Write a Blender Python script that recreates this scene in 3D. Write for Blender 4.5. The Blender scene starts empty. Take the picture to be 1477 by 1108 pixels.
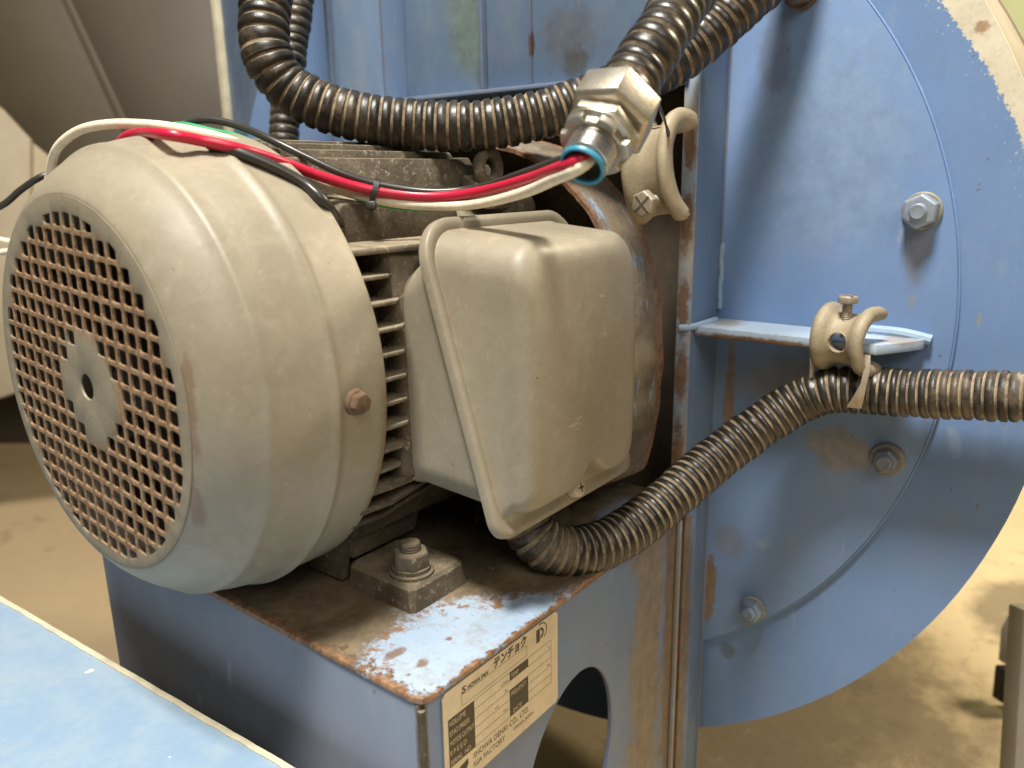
import bpy, bmesh, math, random
from math import sin, cos, pi, radians, sqrt, hypot, atan2
from mathutils import Vector, Matrix
from mathutils.geometry import delaunay_2d_cdt
random.seed(7)
S = bpy.context.scene
COL = S.collection

# ------------------------------------------------------------------ camera
# world: X runs along the motor shaft (fan cover -> blower), Z up, origin in the middle of the fan cover's face
YAW, PITCH, ROLL, FPX = 0.66597, 0.25389, -0.0172, 1140.5
CAM = Vector((-0.15005, -0.35811, 0.08686))
cf = Vector((cos(PITCH)*cos(YAW), cos(PITCH)*sin(YAW), -sin(PITCH)))
_r = cf.cross(Vector((0, 0, 1))).normalized(); _u = _r.cross(cf)
cr = _r*cos(ROLL) + _u*sin(ROLL); cu = -_r*sin(ROLL) + _u*cos(ROLL)
cam_data = bpy.data.cameras.new('camera'); cam = bpy.data.objects.new('camera', cam_data); COL.objects.link(cam)
m = Matrix((cr, cu, -cf)).transposed().to_4x4(); m.translation = CAM
cam.matrix_world = m
cam_data.sensor_width = 36; cam_data.lens = FPX/1477*36
cam_data.clip_start = 0.01; cam_data.clip_end = 50
cam_data.dof.use_dof = True; cam_data.dof.focus_distance = 0.40; cam_data.dof.aperture_fstop = 8.0
S.camera = cam

# ------------------------------------------------------------------ light
w = bpy.data.worlds.new("World"); S.world = w; w.use_nodes = True
bg = w.node_tree.nodes['Background']; bg.inputs[0].default_value = (1.0, 0.90, 0.74, 1); bg.inputs[1].default_value = 0.105
def area(name, loc, target, size, sizey, power, col):
    l = bpy.data.lights.new(name, 'AREA'); l.shape = 'RECTANGLE'; l.size = size; l.size_y = sizey
    l.energy = power; l.color = col
    o = bpy.data.objects.new(name, l); COL.objects.link(o); o.location = loc
    o.rotation_euler = (Vector(target)-Vector(loc)).to_track_quat('-Z', 'Y').to_euler()
    return o
area('key_fill_lamp', (-0.36, -0.25, 1.70), (0.2, -0.1, 0), 0.36, 0.32, 72, (1.0, 0.955, 0.87))  # ceiling lamp nearly overhead, the key light
area('key_fill_lamp', (-1.15, -1.9, 1.75), (0.2, -0.1, 0), 1.1, 1.1, 25, (1.0, 0.93, 0.82))  # broad fill added on the camera side to soften shade, no fixture seen
area('far_ceiling_lamp', (2.1, -1.2, 1.7), (1.5, -0.5, -0.45), 0.5, 0.5, 85, (1.0, 0.85, 0.62))
S.view_settings.view_transform = 'Standard'; S.view_settings.look = 'None'
S.view_settings.exposure = 0.0; S.view_settings.gamma = 1.0
S.render.engine = 'CYCLES'

# ------------------------------------------------------------------ placing helpers
def ray(px, py):
    return cf + cr*((px-738.5)/FPX) - cu*((py-554)/FPX)
def at(px, py, d):
    return CAM + ray(px, py)*d
def on(px, py, ax, val):
    d = ray(px, py); return CAM + d*((val-CAM[ax])/d[ax])
def oncyl(px, py, R):
    d = ray(px, py)
    a = d.y*d.y+d.z*d.z; b = 2*(CAM.y*d.y+CAM.z*d.z); c = CAM.y**2+CAM.z**2-R*R
    q = b*b-4*a*c
    t = (-b-sqrt(q))/(2*a) if q > 0 else -b/(2*a)
    return CAM + d*t

# ------------------------------------------------------------------ materials
class NT:
    def __init__(s, name):
        s.m = bpy.data.materials.new(name); s.m.use_nodes = True; s.t = s.m.node_tree; s.n = s.t.nodes
        s.bsdf = s.n['Principled BSDF']; s.tc = s.n.new('ShaderNodeTexCoord')
        s.co = s.tc.outputs['Object']
    def link(s, a, b): s.t.links.new(a, b)
    def val(s, sock, v):
        if isinstance(v, bpy.types.NodeSocket): s.link(v, sock)
        else: sock.default_value = v
    def math(s, op, a, b=0.0, clamp=False):
        n = s.n.new('ShaderNodeMath'); n.operation = op; n.use_clamp = clamp
        s.val(n.inputs[0], a); s.val(n.inputs[1], b); return n.outputs[0]
    def noise(s, scale, detail=6, rough=0.6, stretch=None, off=(0, 0, 0), dist=0.0):
        mp = s.n.new('ShaderNodeMapping'); s.link(s.co, mp.inputs[0]); mp.inputs['Location'].default_value = off
        if stretch: mp.inputs['Scale'].default_value = stretch
        n = s.n.new('ShaderNodeTexNoise'); s.link(mp.outputs[0], n.inputs['Vector'])
        n.inputs['Scale'].default_value = scale; n.inputs['Detail'].default_value = detail
        n.inputs['Roughness'].default_value = rough; n.inputs['Distortion'].default_value = dist
        return n.outputs['Fac']
    def ramp(s, f, lo, hi):
        n = s.n.new('ShaderNodeMapRange'); n.clamp = True; s.link(f, n.inputs[0])
        n.inputs[1].default_value = lo; n.inputs[2].default_value = hi; return n.outputs[0]
    def mix(s, fac, a, b):
        n = s.n.new('ShaderNodeMix'); n.data_type = 'RGBA'
        s.val(n.inputs[0], fac)
        for i, v in ((6, a), (7, b)):
            if isinstance(v, bpy.types.NodeSocket): s.link(v, n.inputs[i])
            else: n.inputs[i].default_value = (*v, 1)
        return n.outputs[2]
    def sep(s):
        n = s.n.new('ShaderNodeSeparateXYZ'); s.link(s.co, n.inputs[0]); return n.outputs
    def dist(s, c, rad):
        a = s.n.new('ShaderNodeVectorMath'); a.operation = 'SUBTRACT'; s.link(s.co, a.inputs[0]); a.inputs[1].default_value = c
        b = s.n.new('ShaderNodeVectorMath'); b.operation = 'DIVIDE'; s.link(a.outputs[0], b.inputs[0]); b.inputs[1].default_value = rad
        l = s.n.new('ShaderNodeVectorMath'); l.operation = 'LENGTH'; s.link(b.outputs[0], l.inputs[0]); return l.outputs['Value']
    def blob(s, c, rad, nscale=60, amt=0.7, soft=0.25, stretch=None):
        """1 inside an uneven spot, 0 outside"""
        d = s.dist(c, rad); n = s.noise(nscale, 6, 0.65, stretch, off=(c[1]*7, c[0]*3, c[2]*5))
        v = s.math('ADD', d, s.math('MULTIPLY', s.math('SUBTRACT', n, 0.5), amt*2))
        m_ = s.ramp(v, 1.0+soft, 1.0-soft)
        fine = s.noise(nscale*5.5, 6, 0.75, None, off=(c[2]*9, c[1]*5, 0))
        f2 = s.ramp(s.math('ADD', fine, s.math('MULTIPLY', s.math('SUBTRACT', 1.0, d), 0.35)), 0.44, 0.56)
        return s.math('MULTIPLY', m_, s.math('ADD', 0.35, s.math('MULTIPLY', f2, 0.65)))
    def edge(s, radius, lo=0.02, hi=0.2):
        b = s.n.new('ShaderNodeBevel'); b.samples = 4; b.inputs['Radius'].default_value = radius
        g = s.n.new('ShaderNodeNewGeometry')
        d = s.n.new('ShaderNodeVectorMath'); d.operation = 'DOT_PRODUCT'; s.link(b.outputs[0], d.inputs[0]); s.link(g.outputs['Normal'], d.inputs[1])
        return s.ramp(s.math('SUBTRACT', 1.0, d.outputs['Value']), lo, hi)
    def up(s, lo, hi):
        g = s.n.new('ShaderNodeNewGeometry'); x = s.n.new('ShaderNodeSeparateXYZ'); s.link(g.outputs['Normal'], x.inputs[0])
        return s.ramp(x.outputs[2], lo, hi)
    def finish(s, col, rough, metal=0.0, bump=(), spec=0.5):
        B = s.bsdf
        if isinstance(col, tuple): B.inputs['Base Color'].default_value = (*col, 1)
        else: s.link(col, B.inputs['Base Color'])
        s.val(B.inputs['Roughness'], rough); s.val(B.inputs['Metallic'], metal)
        B.inputs['Specular IOR Level'].default_value = spec
        prev = None
        for f, strength, distance in bump:
            b = s.n.new('ShaderNodeBump'); b.inputs['Strength'].default_value = strength; b.inputs['Distance'].default_value = distance
            s.link(f, b.inputs['Height'])
            if prev: s.link(prev, b.inputs['Normal'])
            prev = b.outputs[0]
        if prev: s.link(prev, B.inputs['Normal'])
        return s.m

RUST = (0.15, 0.07, 0.032); RUST2 = (0.27, 0.145, 0.065); DUST = (0.33, 0.25, 0.155); DIRT = (0.115, 0.085, 0.052)
BLUE = (0.130, 0.215, 0.395); BLUE_PALE = (0.31, 0.42, 0.56)
TAUPE = (0.276, 0.240, 0.175); TAUPE_D = (0.222, 0.191, 0.137)

def mat_taupe(name, rust=0.0, rim=None):
    k = NT(name)
    c = k.mix(k.ramp(k.noise(14, 4, 0.5), 0.3, 0.7), TAUPE, TAUPE_D)
    c = k.mix(k.math('MULTIPLY', k.ramp(k.noise(55, 8, 0.7, dist=1.5), 0.5, 0.75), 0.55), c, (0.335, 0.29, 0.205))
    # scratches and rubbed streaks
    sc = k.ramp(k.noise(70, 3, 0.55, (0.6, 16, 2.5), dist=0.15), 0.70, 0.74)
    c = k.mix(k.math('MULTIPLY', k.ramp(k.noise(38, 9, 0.8, off=(2, 8, 4)), 0.45, 0.62), 0.16), c, (0.38, 0.345, 0.26))
    c = k.mix(k.math('MULTIPLY', k.ramp(k.noise(18, 6, 0.7, (1, 1, 2.2), off=(6, 8, 1)), 0.50, 0.70), 0.35), c, (0.235, 0.205, 0.15))
    c = k.mix(k.math('MULTIPLY', sc, 0.35), c, (0.55, 0.50, 0.39))
    c = k.mix(k.math('MULTIPLY', k.ramp(k.noise(420, 3, 0.5), 0.715, 0.76), 0.8), c, (0.12, 0.08, 0.04))
    c = k.mix(k.math('MULTIPLY', k.ramp(k.noise(22, 9, 0.75, off=(3, 1, 2)), 0.52, 0.70), 0.45), c, (0.215, 0.175, 0.115))
    c = k.mix(k.math('MULTIPLY', k.ramp(k.noise(90, 4, 0.6, (1, .35, 5), dist=1.0, off=(7, 1, 0)), 0.70, 0.74), 0.5), c, (0.19, 0.13, 0.075))
    if rust > 0:
        e = k.edge(0.0022, 0.03, 0.25)
        r = k.math('MULTIPLY', e, k.ramp(k.noise(110, 8, 0.75), 0.50, 0.60))
        c = k.mix(k.math('MULTIPLY', r, rust), c, (0.30, 0.16, 0.07))
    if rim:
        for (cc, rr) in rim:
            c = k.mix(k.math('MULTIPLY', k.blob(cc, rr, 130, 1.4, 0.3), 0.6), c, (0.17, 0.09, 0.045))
    c = k.mix(k.math('MULTIPLY', k.ramp(k.noise(340, 6, 0.8, off=(3, 3, 9)), 0.48, 0.66), 0.28), c, (0.20, 0.165, 0.11))
    c = k.mix(k.math('MULTIPLY', k.ramp(k.noise(150, 8, 0.8, off=(8, 3, 5)), 0.55, 0.68), 0.30), c, (0.40, 0.36, 0.275))
    rg = k.math('ADD', 0.36, k.math('MULTIPLY', k.noise(60, 8, 0.75), 0.24))
    return k.finish(c, rg, 0.0, ((k.noise(9, 2, 0.4), 0.18, 0.004), (k.noise(500, 4, 0.6), 0.10, 0.0004), (sc, 0.15, 0.0002)))

def mat_blue(name, blobs=(), edge_rust=0.0, grime=0.35, base=BLUE, cream=False, dust=0.0, bumpamt=0.12):
    k = NT(name)
    c = k.mix(k.ramp(k.noise(7, 5, 0.6), 0.3, 0.7), base, tuple(v*1.18 for v in base))
    c = k.mix(k.math('MULTIPLY', k.ramp(k.noise(24, 8, 0.7, (1, 1, .45)), 0.48, 0.75), grime), c, (0.25, 0.29, 0.32))
    c = k.mix(k.math('MULTIPLY', k.ramp(k.noise(75, 8, 0.75), 0.62, 0.74), grime*0.9), c, (0.20, 0.20, 0.19))
    c = k.mix(k.math('MULTIPLY', k.ramp(k.noise(190, 4, 0.5), 0.72, 0.76), 0.75), c, (0.12, 0.10, 0.09))
    c = k.mix(k.math('MULTIPLY', k.ramp(k.noise(45, 3, 0.5, (6, 1, 0.5), dist=.7), 0.68, 0.73), 0.3), c, (0.38, 0.46, 0.56))
    if dust: c = k.mix(k.math('MULTIPLY', k.ramp(k.noise(30, 8, 0.75), 0.42, 0.62), dust), c, DUST)
    if cream:   # overspray of cream paint outside a masked arc
        d = k.dist((0.34, 0, -0.04), (1000, 1, 1)); n = k.noise(330, 4, 0.8)
        v = k.math('ADD', d, k.math('MULTIPLY', k.math('SUBTRACT', n, 0.5), 0.010))
        mk = k.ramp(v, 0.3352, 0.3358)
        mk2 = k.math('MULTIPLY', k.ramp(d, 0.3235, 0.336), k.ramp(k.noise(520, 3, 0.5, off=(5, 5, 5)), 0.66, 0.68))
        mk = k.math('MULTIPLY', k.math('MAXIMUM', mk, mk2), k.ramp(k.sep()[1], -0.10, -0.12))
        cc = k.mix(k.ramp(k.noise(40, 7, 0.7), 0.4, 0.7), (0.66, 0.60, 0.46), (0.56, 0.50, 0.38))
        c = k.mix(mk, c, cc)
    for b in blobs:
        cc, rr, colr, st = b[:4]
        kw = b[4] if len(b) > 4 else {}
        mk = k.math('MULTIPLY', k.blob(cc, rr, **kw), st)
        cl = k.mix(k.ramp(k.noise(90, 7, 0.7), 0.4, 0.65), colr, tuple(v*0.6 for v in colr))
        c = k.mix(mk, c, cl)
    if edge_rust:
        e = k.edge(0.0022, 0.01, 0.16)
        r = k.math('MULTIPLY', e, k.ramp(k.noise(85, 9, 0.8), 0.40, 0.52))
        c = k.mix(k.math('MULTIPLY', r, edge_rust), c, k.mix(k.noise(200, 4, 0.7), RUST, RUST2))
    c = k.mix(k.math('MULTIPLY', k.ramp(k.noise(310, 6, 0.8, off=(2, 7, 1)), 0.50, 0.68), 0.25), c, (0.16, 0.19, 0.24))
    c = k.mix(k.math('MULTIPLY', k.ramp(k.noise(120, 8, 0.8, (1, 1, .3), off=(5, 7, 1)), 0.56, 0.70), 0.22), c, (0.33, 0.36, 0.38))
    rg = k.math('ADD', 0.30, k.math('MULTIPLY', k.noise(60, 8, 0.75), 0.35))
    return k.finish(c, rg, 0, ((k.noise(11, 3, 0.5), 0.12, 0.004), (k.noise(420, 4, 0.6), bumpamt, 0.0005)))

def mat_cast(name, c1=(0.205, 0.170, 0.120), c2=(0.095, 0.075, 0.050), speck=0.7):
    k = NT(name)
    c = k.mix(k.ramp(k.noise(35, 8, 0.7), 0.35, 0.65), c1, c2)
    c = k.mix(k.math('MULTIPLY', k.ramp(k.noise(300, 6, 0.8), 0.56, 0.64), speck), c, (0.50, 0.45, 0.36))
    c = k.mix(k.math('MULTIPLY', k.up(0.4, 0.9), k.math('MULTIPLY', k.ramp(k.noise(60, 6, 0.7), 0.35, 0.6), 0.6)), c, (0.36, 0.30, 0.20))
    return k.finish(c, 0.85, 0, ((k.noise(420, 5, 0.75), 0.5, 0.0012), (k.noise(60, 4, 0.6), 0.4, 0.002)), 0.3)

def simple(name, col, rough=0.5, metal=0.0, var=0.25, scale=40, bump=0.15, spec=0.5, dust=0.0, dustc=DUST):
    k = NT(name)
    c = k.mix(k.ramp(k.noise(scale, 7, 0.7), 0.35, 0.68), col, tuple(v*(1-var) for v in col))
    if dust: c = k.mix(k.math('MULTIPLY', k.ramp(k.noise(scale*3, 7, 0.75), 0.45, 0.62), dust), c, dustc)
    rg = k.math('ADD', rough-0.08, k.math('MULTIPLY', k.noise(scale*1.5, 6, 0.6), 0.16))
    return k.finish(c, rg, metal, ((k.noise(scale*9, 4, 0.6), bump, 0.0005),), spec)

M = {}
M['cover'] = mat_taupe('taupe_paint', 0.7)
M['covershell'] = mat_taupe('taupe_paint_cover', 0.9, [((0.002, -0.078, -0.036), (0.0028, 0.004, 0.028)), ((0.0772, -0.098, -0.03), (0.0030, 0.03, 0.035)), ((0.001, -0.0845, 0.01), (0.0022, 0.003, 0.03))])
M['box'] = mat_taupe('taupe_paint_box', 1.0)
k = NT('rusty_grille')
c = k.mix(k.ramp(k.noise(55, 6, 0.7), 0.35, 0.65), (0.280, 0.240, 0.168), (0.22, 0.188, 0.13))
gy = k.dist((0, 0.0, -0.0022), (1, 0.0765, 0.0765)); core = k.dist((0, -0.003, 0.0), (1, 0.026, 0.026))
rm = k.math('MULTIPLY', k.ramp(gy, 1.03, 0.95), k.ramp(core, 0.80, 1.15))
rm = k.math('MULTIPLY', rm, k.ramp(k.noise(190, 8, 0.8), 0.30, 0.48))
c = k.mix(rm, c, k.mix(k.ramp(k.noise(330, 6, 0.8), 0.40, 0.6), (0.13, 0.07, 0.035), (0.36, 0.225, 0.12)))
M['grille'] = k.finish(c, 0.75, 0, ((k.noise(700, 6, 0.8), 0.7, 0.0012),), 0.3)
M['cast'] = mat_cast('dusty_cast_iron')
M['castdark'] = mat_cast('dark_cast_iron', (0.13, 0.10, 0.066), (0.055, 0.042, 0.028), 0.25)  # darker cast iron with fewer pale specks
M['foot'] = mat_cast('crusted_cast_iron', (0.17, 0.135, 0.09), (0.075, 0.058, 0.038), 0.5)
M['dark'] = simple('black_void', (0.02, 0.018, 0.015), 0.9)
M['fan'] = simple('dark_fan_plastic', (0.035, 0.028, 0.02), 0.6)
M['rustbolt'] = simple('rusted_bolt', (0.17, 0.10, 0.055), 0.85, 0, 0.5, 160, 0.6)
M['steel'] = simple('zinc_steel', (0.50, 0.47, 0.40), 0.38, 0.85, 0.3, 60, 0.2, dust=0.5)
M['steeld'] = simple('dusty_steel', (0.42, 0.37, 0.29), 0.55, 0.4, 0.35, 90, 0.4, dust=0.6)
M['thread'] = simple('bright_thread', (0.55, 0.53, 0.50), 0.28, 0.95, 0.2, 60, 0.1)
M['liner'] = simple('blue_liner', (0.045, 0.27, 0.42), 0.35, 0, 0.2, 60, 0.05)
M['wire_red'] = simple('red_insulation', (0.50, 0.012, 0.045), 0.32, 0, 0.12, 60, 0.04)
M['wire_white'] = simple('white_insulation', (0.80, 0.72, 0.56), 0.40, 0, 0.15, 60, 0.04, dust=0.25)
M['wire_black'] = simple('black_insulation', (0.035, 0.032, 0.028), 0.32, 0, 0.2, 60, 0.04)
M['wire_green'] = simple('green_insulation', (0.03, 0.30, 0.12), 0.35, 0, 0.2, 60, 0.04)
M['tie'] = simple('black_nylon', (0.02, 0.018, 0.016), 0.4)
M['clamp'] = simple('cream_cast_clamp', (0.36, 0.300, 0.200), 0.55, 0.0, 0.35, 60, 0.5, dust=0.4)
def mat_hose(name, dusty):
    k = NT(name)
    c = k.mix(k.ramp(k.noise(60, 6, 0.7), 0.4, 0.65), (0.011, 0.010, 0.008), (0.030, 0.025, 0.018))
    up = k.math('MULTIPLY', k.ramp(k.noise(38, 7, 0.75), 0.64-dusty*0.25, 0.84-dusty*0.2), 0.25+0.5*dusty)
    c = k.mix(up, c, (0.25, 0.185, 0.115))
    rg = k.math('ADD', 0.15, k.math('MULTIPLY', k.noise(110, 7, 0.75), 0.28+0.3*dusty))
    return k.finish(c, rg, 0, ((k.noise(500, 5, 0.7), 0.18+0.3*dusty, 0.0006),))
M['hose'] = mat_hose('black_conduit', 0.15)
M['hosedusty'] = mat_hose('dusty_black_conduit', 0.5)
M['hoselow'] = mat_hose('lower_conduit', 0.3)
M['hosebrown'] = mat_hose('caked_conduit', 0.85)
k = NT('groove_dust')
c = k.mix(k.ramp(k.noise(120, 8, 0.8), 0.40, 0.64), (0.30, 0.23, 0.15), (0.08, 0.062, 0.042))
M['groove'] = k.finish(c, 0.95, 0, ((k.noise(600, 5, 0.7), 0.5, 0.001),), 0.2)
k = NT('groove_dust_light')
c = k.mix(k.ramp(k.noise(90, 8, 0.8), 0.42, 0.62), (0.38, 0.30, 0.205), (0.13, 0.10, 0.065))
M['groovelow'] = k.finish(c, 0.95, 0, ((k.noise(600, 5, 0.7), 0.5, 0.001),), 0.2)
k = NT('groove_dark')
c = k.mix(k.ramp(k.noise(100, 8, 0.8), 0.45, 0.65), (0.07, 0.055, 0.038), (0.24, 0.18, 0.115))
M['groovedark'] = k.finish(c, 0.8, 0, (), 0.3)

M['bluehouse'] = mat_blue('blue_housing_paint', (
    ((0.3415, -0.262, 0.046), (0.05, 0.007, 0.020), (0.30, 0.24, 0.17), 0.45, dict(nscale=130, amt=1.0)),
    ((0.3415, -0.183, -0.222), (0.05, 0.006, 0.018), (0.25, 0.24, 0.22), 0.4, dict(nscale=130, amt=1.0)),
    ((0.3415, -0.21, 0.10), (0.05, 0.05, 0.06), (0.24, 0.32, 0.42), 0.35, dict(nscale=50, amt=1.2)),
    ((0.3415, -0.262, 0.016), (0.05, 0.003, 0.005), (0.30, 0.27, 0.2), 0.35),
    ((0.3415, -0.232, -0.080), (0.05, 0.022, 0.014), (0.29, 0.23, 0.155), 0.7, dict(nscale=90, amt=1.4, soft=0.15)),
    ((0.3415, -0.1575, -0.068), (0.05, 0.0040, 0.050), (0.26, 0.17, 0.09), 0.85),
    ((0.3415, -0.150, -0.200), (0.05, 0.005, 0.028), (0.22, 0.14, 0.065), 0.95, dict(nscale=140, amt=1.2, soft=0.1)),
    ((0.3415, -0.174, 0.155), (0.05, 0.010, 0.025), (0.10, 0.10, 0.11), 0.45),
    ((0.3415, -0.264, -0.148), (0.05, 0.016, 0.014), (0.19, 0.17, 0.14), 0.8),
    ((0.3415, -0.200, -0.042), (0.05, 0.04, 0.02), (0.26, 0.21, 0.15), 0.45),
    ((0.3415, -0.163, -0.16), (0.05, 0.012, 0.012), (0.2, 0.17, 0.14), 0.4),
), 0.0, 0.26)
M['blueouter'] = mat_blue('blue_outer_paint', (
    ((0.3415, -0.165, -0.248), (0.05, 0.006, 0.007), (0.11, 0.14, 0.18), 0.7),
    ((0.3415, -0.296, 0.008), (0.05, 0.0012, 0.004), (0.30, 0.30, 0.20), 0.7),
    ((0.3415, -0.150, -0.228), (0.05, 0.005, 0.010), (0.30, 0.25, 0.2), 0.5),
    ((0.3415, -0.280, 0.158), (0.05, 0.0035, 0.0035), (0.35, 0.19, 0.08), 0.8, dict(nscale=300, amt=1.2)),
), 0.0, 0.24, cream=True)
M['blueframe'] = mat_blue('blue_frame_paint', (), 0.9, 0.45, base=(0.10, 0.16, 0.275))
M['bluetop'] = mat_blue('blue_upper_panel_paint', (
    ((0.304, -0.026, 0.172), (0.03, 0.0025, 0.008), (0.10, 0.07, 0.045), 1.0, dict(amt=0.3)),
    ((0.304, -0.055, 0.175), (0.03, 0.022, 0.02), (0.16, 0.15, 0.12), 0.5, dict(nscale=120, amt=1.3)),
    ((0.304, -0.06, 0.158), (0.03, 0.01, 0.01), (0.12, 0.11, 0.08), 0.7, dict(nscale=150, amt=1.3)),
), 0.9, 0.7, base=(0.125, 0.19, 0.30))
M['bluegrime_reflection'] = mat_blue('blue_grimy_painted_reflection', (
    ((0.33, 0.045, 0.20), (0.03, 0.03, 0.04), (0.20, 0.26, 0.20), 0.8),  # greenish spot: reflection of the green wall painted into the colour
    ((0.33, 0.035, 0.165), (0.03, 0.012, 0.015), (0.15, 0.14, 0.10), 0.8),
), 0.5, 0.8, base=(0.13, 0.185, 0.27))
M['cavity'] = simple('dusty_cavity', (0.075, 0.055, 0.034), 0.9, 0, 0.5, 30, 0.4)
k = NT('flaking_blue_ring')
c = k.mix(k.ramp(k.noise(30, 6, 0.7), 0.3, 0.7), (0.19, 0.27, 0.38), (0.28, 0.36, 0.45))
d_ = k.ramp(k.noise(34, 9, 0.78, (2.2, .8, .8), off=(1, 3, 2)), 0.38, 0.46)
c = k.mix(k.math('MULTIPLY', d_, 0.95), c, k.mix(k.ramp(k.noise(80, 7, 0.75), 0.4, 0.6), (0.20, 0.15, 0.085), (0.12, 0.08, 0.045)))
x_ = k.sep()[0]
e1 = k.ramp(k.math('ADD', x_, k.math('MULTIPLY', k.noise(90, 9, 0.8), 0.012)), 0.2405, 0.2385)
e2 = k.ramp(k.math('ADD', x_, k.math('MULTIPLY', k.noise(70, 9, 0.8, off=(4, 4, 4)), 0.018)), 0.2700, 0.2725)
c = k.mix(k.math('MAXIMUM', e1, e2), c, k.mix(k.ramp(k.noise(170, 8, 0.8), 0.4, 0.6), (0.13, 0.065, 0.032), (0.26, 0.15, 0.08)))
M['bluering'] = k.finish(c, 0.6, 0, ((d_, 0.5, 0.0005), (k.noise(350, 6, 0.8), 0.5, 0.0008)))
# support: grimy top with one clean corner
k = NT('pedestal_top_paint')
c = k.mix(k.ramp(k.noise(16, 6, 0.6), 0.3, 0.7), (0.25, 0.34, 0.46), (0.34, 0.42, 0.52))
c = k.mix(k.math('MULTIPLY', k.ramp(k.noise(50, 3, 0.5, (6, 1, 1), dist=1.0), 0.66, 0.70), 0.4), c, (0.20, 0.22, 0.25))
x, y, z = k.sep()
# grime grows with distance from the clean outer corner
g = k.math('ADD', k.math('MULTIPLY', k.math('ADD', y, 0.1125), 30.0), k.math('MULTIPLY', k.math('MAXIMUM', k.math('SUBTRACT', x, 0.105), 0.0), 30.0))
g = k.math('ADD', g, k.math('MULTIPLY', k.math('SUBTRACT', k.noise(32, 8, 0.7), 0.5), 2.2))
g = k.math('ADD', g, k.math('MULTIPLY', k.math('SUBTRACT', k.noise(210, 8, 0.8, off=(5, 1, 7)), 0.5), 0.9))
gm = k.ramp(g, -0.08, 0.22)
c = k.mix(k.math('MULTIPLY', k.ramp(g, -0.42, -0.20), k.ramp(k.noise(170, 8, 0.8), 0.50, 0.54)), c, (0.21, 0.115, 0.06))
grc = k.mix(k.ramp(k.noise(45, 8, 0.75), 0.38, 0.62), (0.19, 0.145, 0.085), (0.085, 0.06, 0.036))
grc = k.mix(k.math('MULTIPLY', k.ramp(k.noise(90, 8, 0.8), 0.63, 0.66), 0.8), grc, (0.36, 0.42, 0.48))
c = k.mix(k.math('MULTIPLY', k.ramp(k.noise(60, 9, 0.8, off=(3, 3, 1)), 0.50, 0.62), 0.45), c, (0.24, 0.22, 0.19))
c = k.mix(k.math('MULTIPLY', k.ramp(k.noise(240, 8, 0.8, off=(1, 3, 1)), 0.60, 0.64), 0.6), c, (0.17, 0.11, 0.07))
c = k.mix(gm, c, grc)
pb = k.blob((0.255, -0.132, -0.116), (0.035, 0.016, 0.02), 60, 1.0)
c = k.mix(k.math('MULTIPLY', pb, 0.8), c, (0.26, 0.32, 0.40))
# rust scale along the rim
d1 = k.math('SUBTRACT', x, 0.0425); d2 = k.math('ADD', y, 0.158)
def band(d, wdt, amt): return k.ramp(k.math('ADD', d, k.math('MULTIPLY', k.math('SUBTRACT', k.noise(130, 9, 0.8), 0.5), amt)), wdt, wdt*0.6)
rb = k.math('MAXIMUM', band(d1, 0.0045, 0.050), band(d2, 0.0012, 0.020))
c = k.mix(rb, c, k.mix(k.ramp(k.noise(260, 7, 0.8), 0.4, 0.6), (0.14, 0.068, 0.033), (0.36, 0.20, 0.10)))
bl = k.blob((0.062, -0.139, -0.116), (0.0032, 0.0026, 0.01), 320, 1.6)
bl2 = k.blob((0.083, -0.136, -0.116), (0.0018, 0.0016, 0.01), 320, 1.2)
bl3 = k.blob((0.060, -0.1245, -0.116), (0.006, 0.003, 0.01), 200, 0.9)
for b_ in (bl, bl2, bl3): c = k.mix(k.math('MULTIPLY', b_, 0.85), c, (0.16, 0.085, 0.045))
M['pedtop'] = k.finish(c, k.math('ADD', 0.35, k.math('MULTIPLY', gm, 0.4)), 0, ((rb, 0.6, 0.0006), (gm, 0.5, 0.0006), (k.noise(500, 5, 0.7), 0.25, 0.0006)))
M['pedside'] = mat_blue('pedestal_paint', (
    ((0.236, -0.155, -0.20), (0.020, 0.03, 0.20), (0.27, 0.205, 0.135), 0.9, dict(nscale=90, amt=1.7, soft=0.12, stretch=(1, 1, 0.22))),
    ((0.275, -0.155, -0.21), (0.017, 0.03, 0.22), (0.20, 0.135, 0.075), 0.98, dict(nscale=110, amt=1.3, soft=0.12, stretch=(1, 1, 0.25))),
    ((0.0455, -0.155, -0.15), (0.0025, 0.0025, 0.08), (0.10, 0.08, 0.06), 0.9, dict(amt=0.4)),
    ((0.1, -0.155, -0.119), (0.3, 0.01, 0.0022), (0.20, 0.10, 0.05), 0.9, dict(amt=0.5)),
), 0.6, 0.4, base=(0.130, 0.190, 0.315))
M['pedfront'] = mat_blue('pedestal_front_paint', (
    ((0.0425, -0.155, -0.15), (0.01, 0.0022, 0.08), (0.10, 0.08, 0.06), 0.9, dict(amt=0.4)),
), 0.3, 0.35, base=(0.160, 0.182, 0.235))
k = NT('mottled_blue_sheet')
c = k.mix(k.ramp(k.noise(40, 8, 0.75), 0.42, 0.60), (0.25, 0.36, 0.50), (0.30, 0.40, 0.50))
c = k.mix(k.math('MULTIPLY', k.ramp(k.noise(190, 7, 0.8, off=(1, 2, 3)), 0.56, 0.64), 0.45), c, (0.21, 0.33, 0.53))
c = k.mix(k.math('MULTIPLY', k.ramp(k.noise(150, 7, 0.8, off=(4, 2, 3)), 0.58, 0.66), 0.35), c, (0.42, 0.48, 0.52))
c = k.mix(k.ramp(k.noise(90, 2, 0.4), 0.775, 0.785), c, (0.72, 0.70, 0.60))
M['fg'] = k.finish(c, 0.4, 0, ((k.noise(60, 5, 0.6), 0.2, 0.001),))
M['creamedge'] = simple('cream_edge_paint', (0.66, 0.60, 0.44), 0.6, 0, 0.3, 60, 0.4)
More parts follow.
